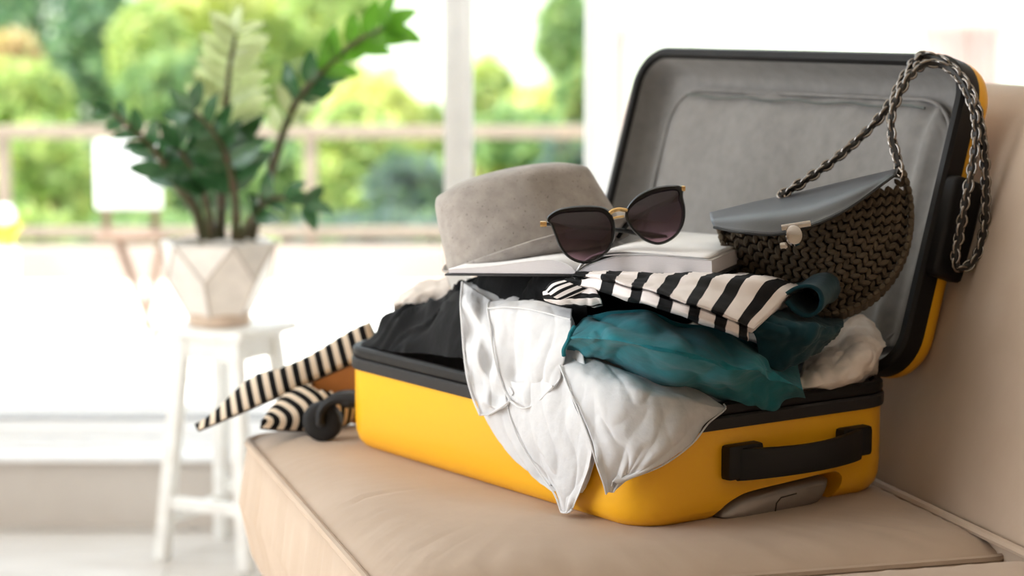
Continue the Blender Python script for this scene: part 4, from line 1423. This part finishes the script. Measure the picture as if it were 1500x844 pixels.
# brim, turned up along the front and right
loops = []
for f in (0.0, 0.25, 0.5, 0.75, 1.0):
    L_ = []
    for k in range(NH):
        a = 2 * PI * k / NH
        c_, s_ = math.cos(a), math.sin(a)
        x = 0.100 * math.copysign(abs(c_) ** 0.8, c_); y = 0.092 * math.copysign(abs(s_) ** 0.85, s_)
        g = smooth((x + 0.102) / 0.12)
        wd = 0.006 + 0.026 * g
        upz = (0.004 + 0.020 * g) * f ** 1.3
        L_.append(HT(x + c_ * wd * f, y + s_ * wd * f, -0.003 + upz + 0.0015 * math.sin(a * 5) * f))
    loops.append(L_)
br = MB().loft(loops, cap0=False, cap1=False).build('brim', felt, hat, auto=80)
solid(br, 0.0022, 0)

# ================================================================== sunglasses
SY = 2.235
acet = simple('frame_black', (7, 6, 7), 0.25, spec=0.35)
gold = simple('metal_gold', (222, 186, 128), 0.25, metal=1.0)
lens = M('tinted_lens')
tcn = lens.n('ShaderNodeTexCoord')
sp_ = lens.n('ShaderNodeSeparateXYZ'); lens.l(tcn.outputs['Generated'], sp_.inputs[0])
rc = lens.ramp(sp_.outputs[2], [(0.05, (0.36, 0.22, 0.28, 1)), (0.4, (0.09, 0.05, 0.07, 1)), (0.9, (0.03, 0.018, 0.026, 1))])
tb = lens.n('ShaderNodeBsdfTransparent'); lens.l(rc, tb.inputs[0])
gb = lens.n('ShaderNodeBsdfGlossy'); gb.inputs['Roughness'].default_value = 0.03
df = lens.n('ShaderNodeBsdfDiffuse'); df.inputs[0].default_value = (0.03, 0.012, 0.02, 1)
m0 = lens.n('ShaderNodeMixShader'); m0.inputs[0].default_value = 0.25
lens.l(tb.outputs[0], m0.inputs[1]); lens.l(df.outputs[0], m0.inputs[2])
m1 = lens.n('ShaderNodeMixShader'); m1.inputs[0].default_value = 0.06
lens.l(m0.outputs[0], m1.inputs[1]); lens.l(gb.outputs[0], m1.inputs[2]); lens.l(m1.outputs[0], lens.out.inputs[0])
lens = lens.m
sun_g = thing('sunglasses', A(910, 375, SY + 0.03), 'black cat-eye sunglasses with purple lenses and gold bridge standing on the open book', 'sunglasses')
c5 = lambda P: [(780 + x / 2.814, 230 + y / 2.814) for x, y in P]
LL = c5([(58, 252), (100, 218), (170, 203), (250, 201), (305, 212), (333, 250), (341, 300), (332, 360), (298, 405), (245, 434), (200, 439), (150, 418), (112, 375), (88, 315), (74, 280)])
RR = c5([(382, 245), (388, 212), (420, 170), (470, 137), (530, 120), (598, 116), (620, 132), (621, 165), (630, 210), (628, 260), (608, 310), (570, 345), (520, 363), (470, 350), (430, 322), (398, 285)])


def gpl(u, v, dy=0.0):                                   # the front of the glasses leans back a little and is turned a little
    Y = SY + (v - 340) * -0.00022 + (u - 905) * 0.00005 + dy
    return A(u, v, Y)


for P, nm in ((LL, 'left'), (RR, 'right')):
    out = spl([(u, v, 0) for u, v in P], 72, closed=True)[:, :2]
    c = out.mean(axis=0)
    def inner(th_s, th_t):
        r = []
        for q in out:
            d = q - c; L_ = np.hypot(*d)
            th_ = th_s + (th_t - th_s) * smooth((-d[1] / L_ - 0.1) / 0.8)
            r.append(q - d / L_ * th_)
        return np.array(r)
    i1, i2 = inner(1.4, 2.4), inner(4.2, 7.5)
    dome = lambda q: 0.004 * (1 - min(1, np.hypot(*(q - c)) / 48))
    lo = [[gpl(*q, 0.0035) for q in out], [gpl(*q, 0.0005) for q in out], [gpl(*q, -0.0015) for q in i1], [gpl(*q, -0.0010) for q in i2], [gpl(*q, 0.0030) for q in i2], [gpl(*q, 0.0035) for q in i1]]
    lo.append(lo[0])
    fr = MB().loft(lo, False, False).build('rim', acet, sun_g, auto=50)
    # lens: gently domed disc
    rings = [[gpl(*(c + (q - c) * s), 0.0008 - 0.0035 * (1 - s * s)) for q in i2] for s in (1.01, 0.8, 0.55, 0.3, 0.1)]
    MB().loft(rings, cap0=False).build('lens', lens, fr)
bp_ = [gpl(*q) for q in ((893, 313), (898, 309), (907, 307), (914, 308), (919, 309))]
MB().tube(spl(bp_, 14), 0.0022, 8).build('bridge', gold, sun_g)
bp_ = [gpl(u, v, 0.002) for u, v in ((895, 321), (905, 318), (914, 317))]
MB().tube(spl(bp_, 10), 0.0012, 8).build('bridge_bar', gold, sun_g)
MB().box(gpl(796, 328, 0.002), 0.007, 0.008, 0.0055, bev=0.001).build('hinge', gold, sun_g)
MB().box(gpl(1001, 276, 0.002), 0.004, 0.008, 0.0055, bev=0.001).build('hinge', gold, sun_g)
MB().tube(spl([gpl(797, 328, 0.004), A(840, 332, 2.27), A(905, 337, 2.32), A(955, 345, 2.355), A(975, 349, 2.365)], 30), np.concatenate([np.full(16, 0.0020), np.linspace(0.002, 0.0036, 14)]), 8).build('temple', acet, sun_g)
MB().tube(spl([gpl(1000, 278, 0.004), A(985, 292, 2.27), A(950, 308, 2.31), A(920, 328, 2.345), A(905, 346, 2.36)], 30), np.concatenate([np.full(16, 0.0020), np.linspace(0.002, 0.0034, 14)]), 8).build('temple', acet, sun_g)

# ================================================================== crochet bag
cro = simple('crochet_cord', (78, 66, 50), 0.9, c2=(98, 84, 66), scale=90, bump=0.5, bscale=500)
cro_d = simple('crochet_core', (44, 36, 28), 0.95)
lea = simple('flap_leather', (34, 36, 42), 0.36, spec=0.7, bump=0.12, bscale=500)
chrome = simple('chrome', (206, 200, 196), 0.16, metal=1.0)
gunm = simple('gunmetal', (140, 133, 127), 0.18, metal=1.0)
bag = thing('crochet_bag', A(1210, 440, 2.30), 'round dark brown crochet handbag with a black leather flap leaning in the open lid', 'handbag')
GC = A(1192, 310, 2.315)
ga = math.radians(13)
gx = np.array([math.cos(ga), -0.10, math.sin(ga)]); gx /= np.linalg.norm(gx)
gn = np.array([0.10, -0.94, 0.34]); gn -= gx * (gn @ gx); gn /= np.linalg.norm(gn)       # bag front, facing up and out
gz = np.cross(gx, -gn)                                                               # up along the bag


def BG(x, z, d):
    return GC + gx * x + gz * z + gn * d


BRx, BRz, BT = 0.098, 0.110, 0.034
prof_d = lambda q: BT * (1 - q ** 2.6) ** 0.55           # dome
loops = []
for q, d in [(0.02, 1), (0.3, 1), (0.55, 1), (0.75, 1), (0.9, 1), (0.985, 1), (0.985, -1), (0.9, -1), (0.6, -1), (0.02, -1)]:
    L_ = []
    for k in range(40):
        a = 2 * PI * k / 40
        s_ = math.sin(a)
        rz = BRz if s_ < 0 else 0.004
        L_.append(BG(BRx * q * math.cos(a), rz * q * s_, prof_d(q) * d - 0.004 * d))
    loops.append(L_)
body = MB().loft(loops).build('bag_body', cro_d, bag, auto=80)
mb = MB()
nst = 0
for r_i in range(9):
    q = 0.16 + 0.10 * r_i
    if q > 0.985: q = 0.985
    arc = PI * (BRx + BRz) / 2 * q
    n = max(5, int(arc / 0.0092))
    for k in range(n + 1):
        a = PI + (PI + (0.18 if r_i > 7 else 0.0)) * k / n
        ca, sa = math.cos(a), math.sin(a)
        dd = prof_d(min(q, 0.985))
        p = BG(BRx * q * ca, BRz * q * sa, dd)
        tn = gx * (-BRx * sa) + gz * (BRz * ca); tn /= np.linalg.norm(tn)
        rd = gx * ca + gz * sa
        rd -= tn * (rd @ tn); rd /= np.linalg.norm(rd)
        nn = np.cross(rd, tn); nn = nn if nn @ gn > 0 else -nn
        tilt = 0.55
        for sg_ in (1, -1):                             # each stitch is a slanted pair of strands
            t1 = tn * math.cos(tilt) + rd * math.sin(tilt) * sg_
            r1 = np.cross(t1, nn)
            mb.ell(p + rd * 0.0026 * sg_ + nn * rnd.uniform(-.0006, .0008), 0.0062, 0.0031, 0.0036, (t1, r1, nn), 7, 5)
# side rows along the rim
for d in (-0.022, -0.010, 0.002, 0.012):
    n = 43
    for k in range(n + 1):
        a = PI + (PI + 0.22) * k / n
        ca, sa = math.cos(a), math.sin(a)
        p = BG((BRx + 0.002) * ca, (BRz + 0.002) * sa, d)
        tn = gx * (-BRx * sa) + gz * (BRz * ca); tn /= np.linalg.norm(tn)
        rd = gx * ca + gz * sa
        mb.ell(p, 0.0055, 0.0036, 0.0055, (tn, rd, gn), 7, 5)
mb.build('crochet_stitches', cro, body)['kind'] = 'stuff'
# leather flap
FT = [(1040, 313, 2.335), (1102, 298, 2.35), (1183, 280, 2.345), (1262, 261, 2.325), (1314, 249, 2.30)]
FM = [(1041, 322, 2.26), (1100, 316, 2.245), (1172, 307, 2.235), (1252, 280, 2.24), (1313, 252, 2.27)]
FB = [(1046, 333, 2.235), (1090, 341, 2.205), (1150, 342, 2.195), (1228, 314, 2.20), (1309, 258, 2.25)]
flp = sheet('flap', [rowA(FT), rowA(FM), rowA(FB)], 60, 24, lea, bag)
solid(flp, 0.003)
MB().tube(spl(rowA(FB, -0.001) , 50), 0.0016, 6).build('flap_edge', simple('edge_paint', (16, 16, 18), 0.4), flp)
# turn-lock clasp
cl_c = A(1166, 334, 2.19)
cxv = np.array([0.985, -0.05, 0.16]); cxv /= np.linalg.norm(cxv)
cn = np.array([0, -0.97, 0.25]); cn -= cxv * (cn @ cxv); cn /= np.linalg.norm(cn); czv = np.cross(cxv, -cn)
cp_ = MB().box(A(1166, 331, 2.190), 0.030, 0.006, 0.0065, (cxv, -cn, czv), bev=0.0015).build('clasp_plate', chrome, bag)
MB().loft([[A(1163, 346, 2.188) + cn * d + (cxv * math.cos(2 * PI * k / 20) * 0.82 + czv * math.sin(2 * PI * k / 20)) * r for k in range(20)] for d, r in ((0, 0.0105), (0.005, 0.011), (0.009, 0.0095), (0.010, 0.006))]).build('turn_lock', chrome, cp_)
MB().box(A(1148, 360, 2.19), 0.008, 0.005, 0.007, (cxv, -cn, czv), bev=0.002).build('clasp_tab', chrome, cp_)

# chain strap: over the lid edge and hanging behind its near side
strap_pts = [(1143, 287, 2.335), (1180, 264, 2.34), (1230, 228, 2.35), (1272, 190, 2.355), (1300, 158, 2.355), (1318, 125, 2.36), (1335, 97, 2.37), (1352, 82, 2.385), (1378, 88, 2.375), (1402, 106, 2.355), (1424, 138, 2.335),
             (1436, 180, 2.325), (1442, 230, 2.32), (1444, 290, 2.315), (1440, 345, 2.31), (1428, 380, 2.305), (1408, 394, 2.30), (1399, 380, 2.295), (1406, 340, 2.30), (1416, 285, 2.305), (1428, 220, 2.315), (1428, 170, 2.325),
             (1412, 125, 2.34), (1386, 98, 2.36), (1354, 94, 2.365), (1332, 112, 2.345), (1316, 140, 2.335), (1306, 170, 2.325), (1307, 205, 2.315), (1314, 232, 2.305), (1317, 250, 2.298)]
SPT = spl([A(*p) for p in strap_pts], 420)
seg = np.concatenate([[0], np.cumsum(np.linalg.norm(np.diff(SPT, axis=0), axis=1))])
strap = MB().tube(SPT[::3], 0.0038, 6).build('leather_strand', simple('strand_leather', (30, 26, 22), 0.5), bag)
lm = bpy.data.meshes.new('chain_link')
vs, fs = [], []
NA, NB = 12, 5
for i in range(NA):
    a = 2 * PI * i / NA
    cx0, cy0 = 0.0074 * math.cos(a), 0.0052 * math.sin(a)
    ca, sa = math.cos(a), math.sin(a)
    for j in range(NB):
        b_ = 2 * PI * j / NB
        vs.append((cx0 + 0.0017 * math.cos(b_) * ca, cy0 + 0.0017 * math.cos(b_) * sa, 0.0017 * math.sin(b_)))
for i in range(NA):
    for j in range(NB):
        fs.append((i * NB + j, ((i + 1) % NA) * NB + j, ((i + 1) % NA) * NB + (j + 1) % NB, i * NB + (j + 1) % NB))
lm.from_pydata(vs, [], fs); lm.materials.append(gunm); lm.polygons.foreach_set('use_smooth', [True] * len(fs))
from mathutils import Matrix
bo = np.array(world_off(strap))
NLK = int(seg[-1] / 0.0092)
for k in range(NLK):
    s = (k + 0.5) * seg[-1] / NLK
    p = np.array([np.interp(s, seg, SPT[:, q]) for q in range(3)])
    p2 = np.array([np.interp(min(s + 0.002, seg[-1]), seg, SPT[:, q]) for q in range(3)])
    p1 = np.array([np.interp(max(s - 0.002, 0), seg, SPT[:, q]) for q in range(3)])
    t = p2 - p1; t /= np.linalg.norm(t)
    h = np.cross(t, [0, 1.0, 0.2]); h /= np.linalg.norm(h)
    g = np.cross(t, h)
    an = (0.75 if k % 2 else -0.75) + rnd.uniform(-.2, .2)
    y = h * math.cos(an) + g * math.sin(an)
    z = np.cross(t, y)
    lo = bpy.data.objects.new('chain_link', lm)
    COL.objects.link(lo)
    lo.parent = strap
    lo.location = Vector(tuple(p - bo))
    lo.rotation_euler = Matrix((t, y, z)).transposed().to_euler()
MB().tube(spl([A(1317, 246, 2.298), A(1321, 252, 2.293), A(1319, 260, 2.292), A(1313, 256, 2.296)], 14), 0.0013, 6).build('strap_ring', chrome, bag)
MB().tube(spl([A(1143, 280, 2.335), A(1149, 287, 2.333), A(1146, 293, 2.333), A(1138, 288, 2.336)], 14), 0.0013, 6).build('strap_ring', chrome, bag)

# ================================================================== striped pumps
sh_up = striped('pump_stripes', 0, 16.0, 0.5, (16, 15, 16), (226, 208, 186), bumpw=0.05, bend=0.10, weave=1500)
tan_m = simple('insole_tan', (168, 108, 54), 0.6)
sole_m = simple('sole_tan', (60, 44, 34), 0.7)


def pump(toe, heel, upv, label, bendsign=1, heel_h=0.0, wid=0.036, th=1.0, wedge=False):
    toe, heel = np.array(toe), np.array(heel)
    d = heel - toe; L_ = np.linalg.norm(d); d /= L_
    s = np.cross(d, upv); s /= np.linalg.norm(s)
    n = np.cross(s, d)
    root = thing('striped_pump', toe * 0.5 + heel * 0.5, label, 'shoe', 'striped pointed pumps')
    P = lambda t, a, h: toe + d * (t * L_) + s * a + n * h
    wf = lambda t: wid * (math.sin(min(1, t / 0.42) * PI / 2) ** 0.85 if t < 0.42 else 1 - 0.32 * smooth((t - 0.42) / 0.3) + 0.05 * smooth((t - .75) / .2)) * (1 if t < 0.93 else math.sqrt(max(0.02, 1 - ((t - 0.93) / 0.075) ** 2)))
    hf = lambda t: th * (0.010 + 0.030 * smooth(t / 0.40) + 0.012 * smooth((t - 0.6) / 0.35))
    NT_, NA_ = 60, 25
    G = np.zeros((NA_, NT_, 3)); keep = np.zeros((NA_, NT_), bool)
    for i in range(NT_):
        t = i / (NT_ - 1)
        w_, h_ = wf(t), hf(t)
        for j in range(NA_):
            a = PI * j / (NA_ - 1)
            c_, s_ = math.cos(a), math.sin(a)
            # after the vamp the top opens: flatten the angle range to the side walls
            op = smooth((t - 0.36) / 0.14)
            if op > 0:
                lim = 0.5 - 0.17 * op
                f = j / (NA_ - 1)
                keep[j, i] = (f <= lim) or (f >= 1 - lim)
            else:
                keep[j, i] = True
            G[j, i] = P(t, w_ * math.copysign(abs(c_) ** 0.75, c_), h_ * s_ ** 0.8)
    V = G.reshape(-1, 3)
    uv = [(i / (NT_ - 1), j / (NA_ - 1)) for j in range(NA_) for i in range(NT_)]
    fs = [(j * NT_ + i, j * NT_ + i + 1, (j + 1) * NT_ + i + 1, (j + 1) * NT_ + i) for j in range(NA_ - 1) for i in range(NT_ - 1) if keep[j, i] and keep[j + 1, i] and keep[j, i + 1] and keep[j + 1, i + 1]]
    uo = mk('upper', V, fs, sh_up, root, uvs=uv)
    solid(uo, 0.0016, -1)
    rows_ = []
    tt = np.linspace(0.004, 0.998, 40)
    lo = [P(t, wf(t) * 0.99, 0.0) for t in tt] + [P(t, -wf(t) * 0.99, 0.0) for t in tt[::-1]]
    MB().loft([[q - n * 0.0022 for q in lo], lo]).build('sole', sole_m, root, smooth=False)
    lo2 = [P(t, wf(t) * 0.95, 0.002) for t in tt if t > 0.25] + [P(t, -wf(t) * 0.95, 0.002) for t in tt[::-1] if t > 0.25]
    MB().loft([lo2, [q + n * 0.002 for q in lo2]]).build('insole', tan_m, root, smooth=False)
    if wedge:
        lo = []
        for t in np.linspace(0.45, 0.985, 16):
            f = (t - 0.45) / 0.535
            w_ = wf(t) * 0.97
            q0, q1 = P(t, w_, -0.002), P(t, -w_, -0.002)
            zb_ = SEAT + 0.003
            dz = lambda q: np.array([q[0], q[1], q[2] - (q[2] - zb_) * smooth(f * 1.3)])
            lo.append([q0, q1, dz(q1), dz(q0)])
        MB().loft(lo).build('wedge_heel', tan_m, root, auto=40)
    if heel_h:
        hb = P(0.93, 0, -0.003)
        loops = []
        for f, r in ((0, 0.020), (0.2, 0.013), (0.6, 0.008), (1.0, 0.007)):
            c = np.array([hb[0], hb[1], hb[2] - heel_h * f])
            loops.append([c + np.array([r * math.cos(2 * PI * k / 14), r * math.sin(2 * PI * k / 14), 0]) for k in range(14)])
        MB().loft(loops[::-1]).build('heel', simple('heel_black', (18, 17, 18), 0.4), root)
    return root


pump(A(289, 631, 2.64), A(560, 512, 2.67), np.array([-0.3, 0.1, 0.95]), 'striped pointed pump whose long toe juts past the sofa corner, farther of the pair', heel_h=0.0, wid=0.032, th=0.86, wedge=True)
pump(A(381, 626, 2.575), A(575, 578, 2.74), np.array([-0.1, -0.55, 0.85]), 'striped pump with blunt toe beside the suitcase wheel, nearer of the pair', heel_h=0.02, wid=0.039, th=0.95)
